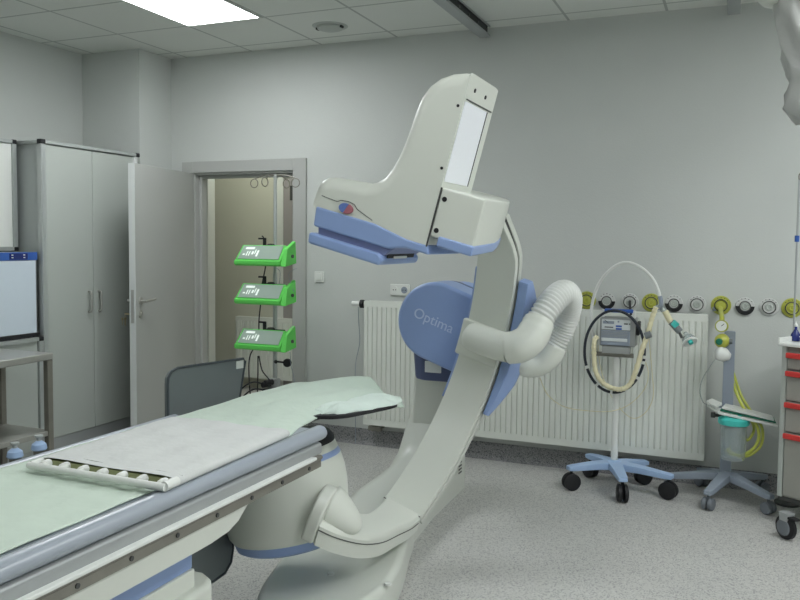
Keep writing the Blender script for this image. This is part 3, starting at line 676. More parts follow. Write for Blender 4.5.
for k in range(8):
    y = 1.06+.155*k; bm = bm_new(); cyl(bm, (bx(y)+.003, y, .778), (bx(y)+.007, y, .778), .006, 10); obj('screw', bm, DARKG, nr)
obj('side_rail', ext([(-.64, .765), (-.64, .803), (-.652, .803), (-.652, .765)], Y0, Y1-.05), STEELD, t, 'grey metal accessory rail')
# cream underbody, tapering away at its far end
def under(y): return .765-.057*min(1, max(0, (1.86-y)/.13))**.8
rings = []
for y in (Y0, 1.0, 1.45, 1.62, 1.67, 1.72, 1.745, 1.77, 1.79, 1.81, 1.825, 1.84, 2.0, 2.12):
    zb = lerp([(0, .700), (1.66, .700), (1.745, .707), (1.79, .722), (1.825, .748), (1.84, .757), (3, .757)], y)
    rings.append([V((bx(y)+a, y, b)) for a, b in ((-.63, .80), (-.004, .80), (-.004, .764), (-.008, zb+.004), (-.02, zb), (-.61, zb), (-.63, zb+.01))])
obj('underbody', loft(bm_new(), rings), WHITE, t, smooth=25)
obj('blue_band', B((-1.74, .3, .603), (-1.32, 1.722, .706), .006, 2), BLUE, t, 'blue band between underbody and base')
obj('lift_column', B((-1.745, .32, .54), (-1.315, 1.725, .603), .004, 2), WHITE, t)
bm = bm_new(); q = [(-1.775, .35), (-1.285, .35), (-1.285, 1.70), (-1.288, 1.75), (-1.305, 1.79), (-1.35, 1.815), (-1.70, 1.815), (-1.755, 1.78), (-1.775, 1.70)]
hexa(bm, [V((x, y, 0)) for x, y in q], [V((x, y, .555)) for x, y in q]); obj('base', bev(bm, .018, 3), WHITE, t)
# cantilevered carbon top beyond the rails
bm = bm_new(); q = [(-1.70, 2.05), (-1.34, 2.05), (-1.38, 2.5), (-1.34, 2.80), (-1.38, 2.93), (-1.48, 2.96), (-1.58, 2.92), (-1.66, 2.7)]
hexa(bm, [V((x, y, .835)) for x, y in q], [V((x, y, .85)) for x, y in q]); obj('carbon_top', bev(bm, .004, 2), DARKG, t, 'thin dark carbon top')
# black arm board
def board(dx, z0, z1, w): 
    q = spline([V((x, y, 0)) for x, y in [(-1.36, 2.44), (-1.335, 2.46), (-1.295, 2.475), (-1.255, 2.52), (-1.225, 2.59), (-1.195, 2.67), (-1.175, 2.735), (-1.18, 2.79), (-1.24, 2.84)]], 4)+[V((-1.36, 2.84, 0))]
    c = V((-1.27, 2.68, 0)); q = [c+(p-c)*dx for p in q]
    return bev(hexa(bm_new(), [V((p.x, p.y, z0)) for p in q], [V((p.x, p.y, z1)) for p in q]), w, 2)
obj('arm_board', board(1, .855, .869, .004), DARK, t, 'black curved arm board')
for x, y in ((15, 452), (39, 444.5)):
    p = atX(x, y, -1.90)+V((0, 0, .012)); bm = bm_new(); lathe(bm, [(.02, -.028), (.023, -.024), (.02, -.010), (.010, -.002), (.008, .0)], p, n=20)
    cl_ = obj('rail_clamp', bm, LBLUE, t, 'pale blue clamp knob on the far rail')
    bm = bm_new(); lathe(bm, [(.007, 0), (.0065, .008), (.012, .011), (.012, .016), (0, .017)], p, n=16); obj('clamp_cap', bm, ALU, cl_)
    bm = bm_new(); box(bm, (p.x-.01, p.y-.012, .775), (p.x+.012, p.y+.012, p.z-.026)); box(bm, (p.x, p.y-.012, .775), (bx(p.y)-.652, p.y+.012, .80)); obj('clamp_bracket', bm, STEELD, cl_)

# green drape : height field with wrinkles, thickened
def grid_sheet(fn, nu, nv, th=.004):
    bm = bm_new(); vs = [[bm.verts.new(fn(i/(nu-1), j/(nv-1))) for i in range(nu)] for j in range(nv)]
    for j in range(nv-1):
        for i in range(nu-1): bm.faces.new((vs[j][i], vs[j][i+1], vs[j+1][i+1], vs[j+1][i]))
    bmesh.ops.recalc_face_normals(bm, faces=bm.faces)
    bm.normal_update()
    if sum(f.normal.z for f in bm.faces) < 0: bmesh.ops.reverse_faces(bm, faces=bm.faces)
    r = bmesh.ops.solidify(bm, geom=list(bm.faces), thickness=th); return bm
NEAR = [(.15, -1.305), (1.6, -1.285), (2.15, -1.272), (2.25, -1.30), (2.45, -1.345), (2.6, -1.30), (2.8, -1.25), (2.9, -1.235), (3.0, -1.235)]
FAR = [(.15, -1.785), (2.1, -1.77), (2.5, -1.765), (2.8, -1.74), (3.0, -1.68), (3.12, -1.60)]
def drape(u, v):
    y = .17+(3.0-.17)*v
    xn = lerp(NEAR, y); xf = lerp(FAR, y); x = xn+(xf-xn)*u
    yy = y+ (.05*math.sin(math.pi*u) if y > 2.7 else 0)*sm(2.7, 3.05, y)
    z = .8765
    k = sm(2.12, 2.75, y)
    z += k*(.002+.032*math.sin(math.pi*min(1, max(0, u*1.05-.02)))**.7)
    z -= sm(2.8, 3.0, y)*(.030+.02*math.sin(9*u))
    # hanging edges beyond the mattress
    if k > 0:
        e = max(0, 1-u/.10); z -= k*e*e*.035; e = max(0, (u-.93)/.07); z -= k*e*e*.05
        z += k*(.012*math.sin(14*u+9*y)+.010*abs(math.sin(17*(u*.5+y*.75)+2))+.004*math.sin(52*(u*.35+y*.4)))*math.sin(math.pi*min(1, u+.05))
        z += k*.010*math.sin(10*(y-2.2)+18*u)*sm(2.5, 2.9, y)
    else:
        pass
    z += .0012*math.sin(23*y+5*u)+.0012*math.sin(31*u-4*y)
    if u < .5 and y > 2.78: z -= sm(2.78, 3.0, y)*(.5-u)*.04*(1 if u < .2 else .6)
    return V((x, yy, z))
ds = obj('drape', grid_sheet(drape, 46, 200, .003), SHEETM, None, smooth=80, sharp=False); tag(ds, 'pale green disposable drape spread along the whole patient table', 'drape')
def shift_origin(o, p):
    p = V(p); o.data.transform(Matrix.Translation(-p)); o.location = p
shift_origin(ds, (-1.5, 1.6, .88))
# folded pad on the arm board
random.seed(3)
def pad(u, v):
    a = 2*math.pi*u; r = v
    q = V((-1.275, 2.66, 0)); tx = V((.42, .908, 0)); ty = V((-.908, .42, 0))
    rag = 1+.05*math.sin(5*a)+.04*math.sin(11*a+1)+.02*math.sin(23*a)
    p = q+tx*(.20*math.cos(a)*r*rag)+ty*(.072*math.sin(a)*r*rag)
    z = .872+.038*(1-r**3)*(.75+.25*math.sin(4*p.y*7))+.006*math.sin(9*a)*(r**2)
    return V((p.x, p.y, z))
bm = bm_new(); nu, nv = 64, 12; c0 = bm.verts.new(pad(0, 0)); top = [[bm.verts.new(pad(i/nu, (j+1)/nv)) for i in range(nu)] for j in range(nv)]
for i in range(nu): bm.faces.new((c0, top[0][i], top[0][(i+1) % nu]))
for j in range(nv-1):
    for i in range(nu): bm.faces.new((top[j][i], top[j+1][i], top[j+1][(i+1) % nu], top[j][(i+1) % nu]))
bot = [bm.verts.new(V((v.co.x, v.co.y, .8695))) for v in top[-1]]
for i in range(nu): bm.faces.new((top[-1][i], bot[i], bot[(i+1) % nu], top[-1][(i+1) % nu]))
bm.faces.new(bot)
single('arm_pad', bm, PADM, 'crumpled white-green pad lying on the black arm board', 'pad', loc=(-1.26, 2.69, .87), smooth=60)

# roller transfer board
tbd = thing('transfer_board', 'white roller transfer board with open end showing its rollers, on the drape', 'transfer board', (-1.53, 1.84, .885))
zb = .886
c4 = [atZ(33, 465, zb+.01), atZ(166, 487, zb+.01), atZ(287, 434, zb+.01), atZ(173, 420, zb+.01)]  # front-left, front-right, back-right, back-left
fl, fr_, br, bl = [V((p.x, p.y, zb)) for p in c4]
uu = (fr_-fl); vv = (bl-fl); vv2 = (br-fr_)
def TBp(u, v, z): return fl+(uu*u)+(vv*(1-u)+vv2*u)*v+V((0, 0, z))
def cover(u, v):
    e = .5-abs(u-.5); z = .021+.003*sm(0, .06, e)+.0015*math.sin(26*u+2)*sm(0, .1, v)+.0015*math.sin(17*v+9*u)
    return TBp(u, .055+.945*v, z)
bm = bm_new(); nu, nv = 40, 40; rows = []
for j in range(nv):
    v = j/(nv-1); ring = []
    for i in range(nu): ring.append(cover(i/(nu-1), v))
    d = (uu.normalized())*.004
    # rounded right side, flat bottom, rounded left side
    for a in (60, 20, -20, -60): ring.append(TBp(1, .055+.945*v, .012)+uu.normalized()*(.010*math.cos(R(a)))+V((0, 0, .011*math.sin(R(a)))))
    for i in (nu-1, 0): ring.append(TBp(i/(nu-1), .055+.945*v, .001))
    for a in (-120+0, 180, 140): ring.append(TBp(0, .055+.945*v, .012)+uu.normalized()*(.010*math.cos(R(a)))+V((0, 0, .011*math.sin(R(a)))))
    rows.append(ring)
outr = bm_new(); loft(outr, rows, cap=False)
inn = []
for ring in (rows[0], rows[-1]):
    c = sum(ring, V())/len(ring); inn.append([c+(p-c)*.985+V((0, 0, (p.z-c.z)*-.12)) for p in ring])
for ring, k in ((rows[0], 0), (rows[-1], 1)):
    a = [outr.verts.new(p) for p in ring]; b = [outr.verts.new(p) for p in inn[k]]; n = len(a)
    for j in range(n): outr.faces.new((a[j], a[(j+1) % n], b[(j+1) % n], b[j]))
a = [outr.verts.new(p+(vv.normalized()*.03)) for p in inn[0]]; outr.faces.new(a)
bmesh.ops.remove_doubles(outr, verts=outr.verts, dist=.0001)
obj('cover', outr, SHELL, tbd, smooth=50)
OLIVE = mat('olive inner lining', (150, 156, 112), .7)
bm = bm_new(); hexa(bm, [TBp(.0, .05, .003), TBp(1, .05, .003), TBp(1, .085, .003), TBp(0, .085, .003)], [TBp(0, .056, .0185), TBp(1, .056, .0185), TBp(1, .085, .0185), TBp(0, .085, .0185)]); obj('lining', bm, OLIVE, tbd, 'olive lining seen inside the open end')
bm = bm_new(); tube(bm, [TBp(-.015, -.012, .011), TBp(1.01, -.012, .011)], .0095, 14); obj('end_bar', bm, PLW, tbd)
for k in range(7):
    u = .06+.147*k; bm = bm_new(); d = vv.normalized()
    lathe(bm, [(0, 0), (.006, .001), (.010, .006), (.011, .014), (.011, .028), (0, .03)], TBp(u, .004, .0115), d, 16); obj('roller_end', bm, PLW, tbd, smooth=60)
for u in (.0, 1.0):
    bm = bm_new(); tube(bm, [TBp(u, -.012, .013), TBp(u, .07, .013)], .012 if u else .009, 12); obj('side_bar', bm, PLW, tbd)
# lead shields on the far side of the table
sh = thing('radiation_shield', 'grey rounded radiation shield flap standing up at the far side of the table', 'radiation shield', (-1.9, 2.6, .8))
pp = [atX(x, y, -1.90) for x, y in [(168, 425), (167.5, 385), (168, 378), (171, 372), (177, 368), (190, 366), (243, 358.5), (245, 361), (240, 395), (237, 425)]]
hx = V((.016, 0, 0)); obj('flap', bev(hexa(bm_new(), [p-hx for p in pp], [p for p in pp]), .004, 2), SHIELD, sh)
bm = bm_new(); tube(bm, [p+V((.001, 0, 0)) for p in pp[:8]]+[pp[8], pp[9]], .005, 6); obj('piping', bm, SHIELDE, sh)
q = [atX(x, y, -1.897) for x, y in ((236.5, 361.5), (243.5, 360), (243.5, 368), (236.5, 369))]; bm = hexa(bm_new(), [p-V((.002, 0, 0)) for p in q], q); obj('sticker', bm, PLW, sh)
bm = bm_new(); box(bm, (-1.898, 2.5, .775), (bx(2.1)-.656, 2.54, .80)); box(bm, (-1.90, 2.1, .78), (-1.885, 2.54, .80)); box(bm, (-1.90, 2.08, .772), (bx(2.1)-.652, 2.13, .802)); obj('bracket', bm, STEELD, sh)
sh2 = thing('radiation_shield', 'dark grey curtain-like radiation shield with rounded corner hanging under the table', 'radiation shield', (-1.8, 2.2, .75))
pp = [V((-1.80, 1.85, .77)), V((-1.80, 1.85, .20)), atX(215, 580, -1.80), atX(225, 573, -1.80), atX(231, 562, -1.80), atX(233, 548, -1.80), atX(232, 500, -1.80)]; pp[1].z = pp[2].z; pp.append(V((-1.80, pp[-1].y, .77)))
obj('curtain', bev(hexa(bm_new(), [p-hx for p in pp], pp), .005, 2), SHIELD, sh2)
bm = bm_new(); tube(bm, [p+V((.001, 0, 0)) for p in pp], .005, 6, closed=True); obj('piping', bm, SHIELDE, sh2)

# ================================================================== INFUSION STAND
IX, IY = -2.965, 4.80
iv = thing('infusion_stand', 'tall chrome infusion stand with four hooks in front of the doorway', 'infusion stand', (IX, IY, 0))
bm = bm_new(); cyl(bm, (IX, IY, .09), (IX, IY, 1.25), .0155); cyl(bm, (IX, IY, 1.2), (IX, IY, 1.935), .012); obj('pole', bm, ALU, iv)
bm = bm_new(); lathe(bm, [(.0, .08), (.045, .08), (.04, .12), (.02, .16), (0, .16)], (IX, IY, 0)); obj('hub', bm, ALUP, iv)
for k in range(5):
    a = R(20+72*k); d = V((math.cos(a), math.sin(a), 0)); l = obj('leg', tube(bm_new(), [V((IX, IY, .11)), V((IX, IY, .10))+d*.15, V((IX, IY, .085))+d*.27], [.018, .015, .012]), ALU, iv)
    c = V((IX, IY, .034))+d*.275; bm = bm_new(); s = V((-d.y, d.x, 0)); cyl(bm, c-s*.022, c-s*.006, .034); cyl(bm, c+s*.006, c+s*.022, .034); cyl(bm, c-s*.02, c+s*.02, .008); cyl(bm, c, c+V((0, 0, .055)), .008); obj('caster', bm, DARK, l, 'black twin caster')
for k, (dx, dy) in enumerate(((-.17, 0), (.15, .02), (-.02, -.10), (.03, .10))):
    e = V((IX+dx, IY+dy, 1.875)); rr = .03; top = V((IX, IY, 1.925)); d = V((dx, dy, 0)).normalized()
    pts = [top, top+V((dx*.5, dy*.5, .004)), V((IX+dx, IY+dy, 1.905))]+[e+d*(rr*math.sin(R(a)))+V((0, 0, rr*math.cos(R(a)))) for a in range(15, 350, 25)]
    obj('hook', tube(bm_new(), spline(pts, 3), .0035, 8), STEELD, iv)
pc = atY(287, 363, IY-.03); bm = bm_new(); cyl(bm, (IX, IY, pc.z), (IX+.02, IY-.02, pc.z), .012); cyl(bm, (IX, IY, pc.z), (pc.x-.015, IY-.02, pc.z), .007); lathe(bm, [(0, -.012), (.028, -.012), (.03, 0), (.028, .012), (0, .012)], (pc.x, IY-.025, pc.z), (0, 1, 0), 20); obj('clamp_knob', bm, DARK, iv, 'black clamp knob')
def pump(z, label, zdown):
    t = thing('infusion_pump', label, 'infusion pump', (IX-.05, IY-.10, z), group=None)
    # green tray in local coordinates: width along x, tilted face
    x0, x1 = IX-.238, IX+.15; y = IY-.15
    a0, a1 = V((x0, y, z)), V((x1-.02, y, z)); b0, b1 = V((x0+.04, y+.05, z+.116)), V((x1, y+.05, z+.116))
    bm = hexa(bm_new(), [a0, a1, b1, b0], [p+V((0, .03, -.022)) for p in (a0, a1, b1, b0)]); body = obj('body', bev(bm, .006, 2), GREEN, t)
    def q(u, v, o): 
        A_ = a0+(a1-a0)*u; B_ = b0+(b1-b0)*u; n = V((0, -.92, .40)); return A_+(B_-A_)*v+n*o
    bm = hexa(bm_new(), [q(.05, .16, .001), q(.95, .16, .001), q(.95, .93, .001), q(.05, .93, .001)], [q(.05, .16, .0045), q(.95, .16, .0045), q(.95, .93, .0045), q(.05, .93, .0045)]); pn = obj('face_panel', bm, PANEL, t, 'silver control panel')
    for (u0, u1, v0, v1) in ((.13, .33, .72, .84), (.12, .17, .38, .46), (.20, .22, .34, .6), (.25, .27, .34, .6), (.31, .35, .42, .6), (.37, .39, .45, .7), (.42, .46, .3, .66)):
        bm = hexa(bm_new(), [q(u0, v0, .0045), q(u1, v0, .0045), q(u1, v1, .0045), q(u0, v1, .0045)], [q(u0, v0, .0055), q(u1, v0, .0055), q(u1, v1, .0055), q(u0, v1, .0055)]); obj('display_mark', bm, DISPM, pn)
    bm = hexa(bm_new(), [a0+V((0, -.002, -.018)), a1+V((0, -.002, -.018)), a1+V((0, .02, -.03)), a0+V((0, .02, -.03))], [a0+V((0, -.004, .008)), a1+V((0, -.004, .008)), a1+V((0, .02, .01)), a0+V((0, .02, .01))]); obj('front_lip', bev(bm, .003, 1), GREEN, t)
    bm = hexa(bm_new(), [V((x1-.02, y-.002, z-.03)), V((x1+.025, y+.0, z-.03)), V((x1+.03, y+.14, z-.01)), V((x1-.0, y+.14, z-.01))], [V((x1-.012, y+.03, z+.09)), V((x1+.02, y+.03, z+.09)), V((x1+.028, y+.13, z+.145)), V((x1-.002, y+.13, z+.145))]); eb = obj('end_block', bev(bm, .008, 2), GREEN, t)
    bm = bm_new(); cyl(bm, (x1+.024, y+.08, z+.04), (x1+.036, y+.08, z+.04), .012, 14); obj('side_knob', bm, DARKG, eb)
    bm = bm_new(); hx0 = IX-.052; box(bm, (hx0-.012, y+.09, z+.09), (hx0+.012, y+.105, z+.165)); box(bm, (hx0-.05, y+.09, z+.153), (hx0+.012, y+.105, z+.165)); obj('cable_hook', bev(bm, .003, 1), DARK, t, 'black cable hook')
    bm = bm_new(); box(bm, (IX-.03, IY-.05, z+.03), (IX+.03, IY-.012, z+.10)); lathe(bm, [(0, 0), (.03, 0), (.034, .012), (.02, .024), (0, .026)], (IX-.01, IY-.04, z+.10), n=16); cyl(bm, (IX+.03, IY-.035, z+.105), (IX+.10, IY-.035, z+.105), .008); obj('pole_clamp', bm, DARK, t, 'black pole clamp')
    return t
for (py, lb) in ((265, 'topmost of three green infusion pumps on the chrome stand'), (304, 'middle one of three green infusion pumps on the chrome stand'), (350, 'lowest of three green infusion pumps, just above the black clamp knob')):
    p = atY(262, py-3, IY-.15); t_ = pump(p.z, lb, 0); t_['group'] = 'green infusion pumps on the stand'
# power block and cables on the stand
pb = thing('power_block', 'small grey power block with black plugs low on the infusion stand', 'power block', tuple(atY(273, 386, IY-.06)))
p = V(pb.location); obj('case', B((p.x-.04, IY-.07, p.z-.05), (p.x+.035, IY-.017, p.z+.05), .006, 2), ALUP, pb)
for dx, dz in ((-.02, .015), (-.01, -.03), (.0, .03)):
    bm = bm_new(); cyl(bm, (p.x+dx, IY-.07, p.z+dz), (p.x+dx-.02, IY-.13, p.z+dz), .02, 14); obj('plug', bm, DARK, pb, 'black plug')
def cable(pts, Y, label, r=.0045, m=DARK, n=8):
    ps = [P(a, b, Y+(c[0] if c else 0)) for a, b, *c in pts]; bm = bm_new(); tube(bm, spline(ps, 6), r, 8); return single('cable', bm, m, label, 'cable', loc=tuple(ps[0]))
cable([(262, 236), (264, 240), (266, 262, .04), (262, 285, .05), (261, 300, .05), (259, 320, .05), (258, 340, .05), (250, 356), (249, 375), (251, 397), (257, 396), (258, 356)], 4.70, 'thick black cable looping down behind the three green pumps')
cable([(259, 356, .04), (262, 370), (268, 378), (272, 383)], 4.70, 'short black cable slanting from the lowest pump to the power block')
cable([(268, 386), (255, 382), (245, 386), (238, 394), (234, 405)], 4.68, 'upper black cable curling left from the power block', .006)
cable([(268, 391), (256, 389), (247, 393), (240, 402), (238, 412)], 4.69, 'lower black cable curling left from the power block', .006)
cable([(276, 268), (280, 272), (279, 285), (275, 292)], 4.78, 'thin grey lead between the top and middle pump', .002, MGREY)
cable([(297, 268), (290, 272), (289, 278), (294, 292)], 4.74, 'thin grey lead beside the pump end blocks, upper one', .002, MGREY)
cable([(290, 352), (291, 365), (294, 378), (295, 392), (294, 410)], 4.74, 'thin grey lead hanging right of the lowest pump', .002, MGREY)
# ================================================================== VENTILATOR STAND
VX, VY = -.65, 4.93
def star_base(root, cx, cy, hz, tips, m, castm, cr, lw=.032, lh=.03, twin=True):
    bm = bm_new(); lathe(bm, [(0, hz-.035), (.05, hz-.035), (.052, hz+.005), (.036, hz+.02), (0, hz+.022)], (cx, cy, 0), n=24); obj('hub', bm, m, root)
    for tx, ty in tips:
        d = V((tx-cx, ty-cy, 0)); L_ = d.length; d.normalize(); s = V((-d.y, d.x, 0)); c = V((cx, cy, 0))
        def ring(u, w_, z0, z1): return [c+d*u+s*a+V((0, 0, z)) for a, z in ((-w_, z0), (w_, z0), (w_, z1), (-w_, z1))]
        z1 = cr*2+.045
        bm = bm_new(); loft(bm, [ring(.03, lw*1.15, hz-.035, hz+.012), ring(L_*.5, lw, (hz-.035+z1-.02)/2, (hz+.012+z1+.012)/2), ring(L_-.01, lw*.8, z1-.028, z1+.004), ring(L_+.025, lw*.7, z1-.026, z1)])
        lg = obj('leg', bev(bm, .007, 2), m, root)
        w0 = V((tx, ty, cr+.001)); k = obj('caster', cyl(bm_new(), w0+V((0, 0, cr*.3)), V((tx, ty, z1-.02)), .009, 10), castm, root)
        for q in ((-1, 1) if twin else (0,)):
            a = w0+s*(q*.018) if twin else w0
            prof = [(0, -.013), (cr*.82, -.013), (cr, -.008), (cr, .008), (cr*.82, .013), (0, .013)]
            obj('wheel', lathe(bm_new(), prof, a, s, 24), castm, k)
vs_ = thing('ventilator_stand', 'white wheeled stand with pale blue five-arm foot and black twin casters', 'equipment stand', (VX, VY, 0))
star_base(vs_, VX, VY, .15, [tuple(atZ(a, b, 0))[:2] for a, b in ((622, 502), (571, 490), (668, 499), (590, 477), (643, 484))], LBLUE, DARK, .051, .036, .036)
bm = bm_new(); cyl(bm, (VX, VY, .15), (VX, VY, .88), .02, 20); obj('post', bm, PLW, vs_)
bm = bm_new(); box(bm, (VX-.13, VY-.03, .80), (VX+.10, VY-.015, .825)); obj('rail', bm, STEELD, vs_)
obj('support_plate', B((VX-.08, VY-.06, .825), (VX+.08, VY+.02, .865)), VENTG, vs_)
vt = thing('ventilator', 'grey portable ventilator with blue carrying handle mounted on the wheeled stand', 'ventilator', (VX, VY-.04, .836))
vx0, vx1, vz0, vz1, vy0 = -.748, -.540, .866, 1.036, 4.87
obj('case', B((vx0, vy0+.01, vz0), (vx1, vy0+.14, vz1), .008, 2), VENTG, vt)
fpnl = obj('front_panel', B((vx0+.012, vy0+.004, vz0+.10), (vx1-.03, vy0+.012, vz1-.01), .003, 1), VENTF, vt, 'pale upper front panel')
obj('gauge', B((vx0+.02, vy0+.001, vz0+.135), (vx0+.085, vy0+.005, vz1-.018), .003, 1), MGREY, fpnl)
bm = cyl(bm_new(), (vx0+.052, vy0+.001, vz0+.14), (vx0+.03, vy0-.001, vz0+.158), .0015, 6); obj('needle', bm, DARK, fpnl)
for a, b, c, d, m in ((.095, .13, .102, .112, VBLUE), (.095, .13, .118, .128, VBLUE), (.142, .165, .135, .142, DARKG), (.17, .178, .135, .142, DARKG), (.105, .115, .145, .155, MGREY), (.03, .08, .112, .118, DARKG)):
    obj('panel_mark', B((vx0+a, vy0+.002, vz0+c), (vx0+b, vy0+.0045, vz0+d)), m, fpnl)
lp_ = obj('lower_panel', B((vx0+.008, vy0+.006, vz0+.006), (vx1-.03, vy0+.012, vz0+.095), .003, 1), MGREY, vt, 'grey lower panel')
obj('label_strip', B((vx0+.012, vy0+.003, vz0+.03), (vx1-.045, vy0+.007, vz0+.05), .002, 1), VENTF, lp_)
for k in range(4): obj('louvre', B((vx0+.012, vy0+.004, vz0+.058+.009*k), (vx1-.045, vy0+.007, vz0+.061+.009*k)), VENTG, lp_)
obj('side_module', B((vx1, vy0+.03, vz0+.07), (vx1+.02, vy0+.12, vz1-.02), .004, 1), DARK, vt)
obj('handle', B((vx0+.02, vy0+.04, 1.066), (vx1-.02, vy0+.07, 1.088), .006, 2), VBLUE, vt, 'royal blue carrying handle')
for x in (vx0+.004, vx1-.02): obj('handle_post', B((x, vy0+.045, vz1), (x+.016, vy0+.065, 1.082), .003, 1), PLW, vt)
VF = VY-.115
def hose(name, pts, r, m, label, cat, Y, parent=None, ribs=False, sub=8):
    ps = [P(a, b, Y+(c[0] if c else 0)) for a, b, *c in pts]; sp = spline(ps, sub*(3 if ribs else 1)); rr = r if not ribs else [r*(1.0 if (k//2) % 2 else .86) for k in range(len(sp))]
    return single(name, tube(bm_new(), sp, rr, 12), m, label, cat, loc=tuple(ps[0]), smooth=60)
# dark looped hose with pale spacers
cx, cz, ax, az = 614.5, 351.5, 30, 41
ring = [P(cx+ax*math.cos(R(a)), cz-az*math.sin(R(a)), 4.855) for a in range(0, 360, 6)]
lh_ = thing('looped_hose', 'dark blue-black hose coiled in a large loop around the ventilator', 'hose', tuple(ring[45]))
obj('hose', tube(bm_new(), ring, .0085, 10, closed=True), INK, lh_)
for a in (200, 232, 262, 290, 318, 342, 350):
    q = [P(cx+ax*math.cos(R(a+d)), cz-az*math.sin(R(a+d)), 4.855) for d in (0, 1.5, 3, 4.5)]; obj('pale_clip', tube(bm_new(), q, .0097, 10), PLW, lh_)
hose('breathing_hose', [(597, 337, .02), (594.5, 341), (594, 355), (596, 372), (602, 382), (612, 388), (622, 389), (630, 384), (636, 370), (642, 350, .0), (648, 333, .02), (652, 318, .03), (656, 307, .03)], .0155, CREAM, 'cream corrugated breathing hose hanging in a U below the ventilator', 'hose', 4.82, ribs=True, sub=4)
hose('air_tube', [(594, 341, .09), (591, 320, .09), (593, 300, .09), (600, 282, .07), (611, 269, .05), (625, 262.5, .03), (640, 267, .02), (652, 278, .02), (658, 290, .02), (660, 299, .02)], .0095, PLW, 'white tube arching high above the ventilator', 'hose', 4.85)
pcx = thing('patient_connector', 'clear and grey breathing connector hanging from the end of the white arched tube', 'connector', tuple(P(659, 303, 4.87)))
def ptube(pts, r, Y): return tube(bm_new(), spline([P(a, b, Y) for a, b in pts], 3), r, 14)
obj('swivel', ptube([(660, 296), (661, 303), (659, 310)], .013, 4.87), MGREY, pcx)
obj('branch_joint', ptube([(655, 309), (660, 307), (666, 313)], .016, 4.87), CLEAR, pcx)
obj('cream_link', ptube([(665, 311), (669, 319), (672, 323)], .018, 4.86), CREAM, pcx)
obj('valve', ptube([(671, 322), (675, 326), (680, 332)], .02, 4.85), SHIELD, pcx, 'dark grey valve')
obj('valve_cap', ptube([(673, 326), (677, 322)], .02, 4.84), TEAL, pcx)
obj('port', ptube([(676, 326), (682, 338)], .008, 4.84), DARKG, pcx)
mk = thing('face_mask', 'clear plastic breathing mask with teal valve in front of the radiator', 'mask', tuple(P(689, 338, 4.85)))
mp = P(688, 338, 4.85)
md = V((.45, -.55, -.7)).normalized()
obj('cup', lathe(bm_new(), [(.012, -.038), (.015, -.022), (.03, -.008), (.039, .011), (.041, .026), (.038, .027), (.035, .013), (.026, -.006), (.010, -.022)], mp, md, 24), CLEAR, mk, smooth=60)
obj('cushion', lathe(bm_new(), [(.036, .022), (.043, .024), (.045, .03), (.039, .036), (.034, .032)], mp, md, 24), PLW, mk, smooth=60)
obj('valve', lathe(bm_new(), [(0, 0), (.013, 0), (.013, .02), (0, .02)], mp+V((.012, -.03, -.012)), md, 14), TEAL, mk, 'teal valve')
vk = [P(648, y, 4.85) for y in (333, 336)]
single('hose_clamp', tube(bm_new(), [P(645, 336, 4.82), P(651, 334, 4.82)], .02, 12), SHIELD, 'small dark clamp on the cream hose right of the ventilator', 'clamp', loc=tuple(P(648, 335, 4.82)))
hose('outlet_hose', [(630, 301, .30), (630, 306, .2), (631, 314, .06)], .008, DARK, 'short black hose from the gas outlet down to the ventilator handle', 'hose', 4.92)
hose('thin_tube', [(598, 345), (600, 365), (606, 385), (617, 405), (632, 418), (645, 413), (653, 397), (652, 372), (650, 350), (649, 338)], .0025, CREAM, 'thin yellowish tube looping beside the stand post', 'tube', 4.95)

# ================================================================== SUCTION STAND
SX, SY_ = -.012, 4.95
ss = thing('suction_stand', 'grey wheeled stand with flat post beside the drawer trolley', 'equipment stand', (SX, SY_, 0))
star_base(ss, SX, SY_, .155, [tuple(atZ(a, b, 0))[:2] for a, b in ((708, 510), (768, 514), (668, 492), (701, 486), (762, 493))], MGREY, CASTG, .034, .03)
obj('post', B((SX-.042, SY_-.02, .16), (SX+.018, SY_+.02, .985), .006, 2), MGREY, ss)
bm = B((SX-.07, SY_-.05, .52), (SX+.05, SY_-.02, .55), .004); obj('canister_bracket', bm, MGREY, ss)
bm = B((SX-.10, SY_-.03, .48), (SX-.075, SY_+.0, .51), .004); box(bm, (SX-.08, SY_-.02, .485), (SX-.036, SY_, .50)); obj('side_clip', bm, DARKG, ss)
cn = thing('suction_canister', 'clear suction canister with teal lid hanging on the grey stand', 'canister', (SX+.03, SY_-.10, .29))
cc = atY(733.5, 430, SY_-.10); CX = cc.x
obj('jar', lathe(bm_new(), [(0, .27), (.06, .27), (.066, .285), (.072, .47), (.069, .47), (.062, .29), (0, .277)], (CX, SY_-.10, 0), n=32), CLEAR, cn, smooth=50)
obj('lid', lathe(bm_new(), [(0, .47), (.08, .47), (.084, .478), (.082, .50), (.06, .512), (0, .515)], (CX, SY_-.10, 0), n=32), TEAL, cn, 'teal lid')
for dx in (-.04, .03): obj('lid_port', cyl(bm_new(), (CX+dx, SY_-.13, .505), (CX+dx, SY_-.13, .53), .011, 14), TEAL, cn)
tr = thing('document_tray', 'slanted white tray with green-edged papers on the suction stand', 'tray', (SX+.1, SY_-.15, .55))
def slab(px, Ys, th, m, nm, par, label=None, w=.003):
    q = [atY(a, b, Yv) for (a, b), Yv in zip(px, Ys)]; return obj(nm, bev(hexa(bm_new(), [p-V((0, 0, th)) for p in q], q), w, 2), m, par, label)
slab([(707, 404), (719, 412), (778, 425), (776, 419), (740, 408), (712, 402)], (4.95, 4.80, 4.80, 4.96, 4.985, 4.985), .014, PLW, 'tray', tr)
slab([(720, 411), (776, 423.5), (774, 419), (724, 406.5)], (4.815, 4.815, 4.95, 4.95), -.008, GBTN, 'folder', tr, 'dark green folder edge')
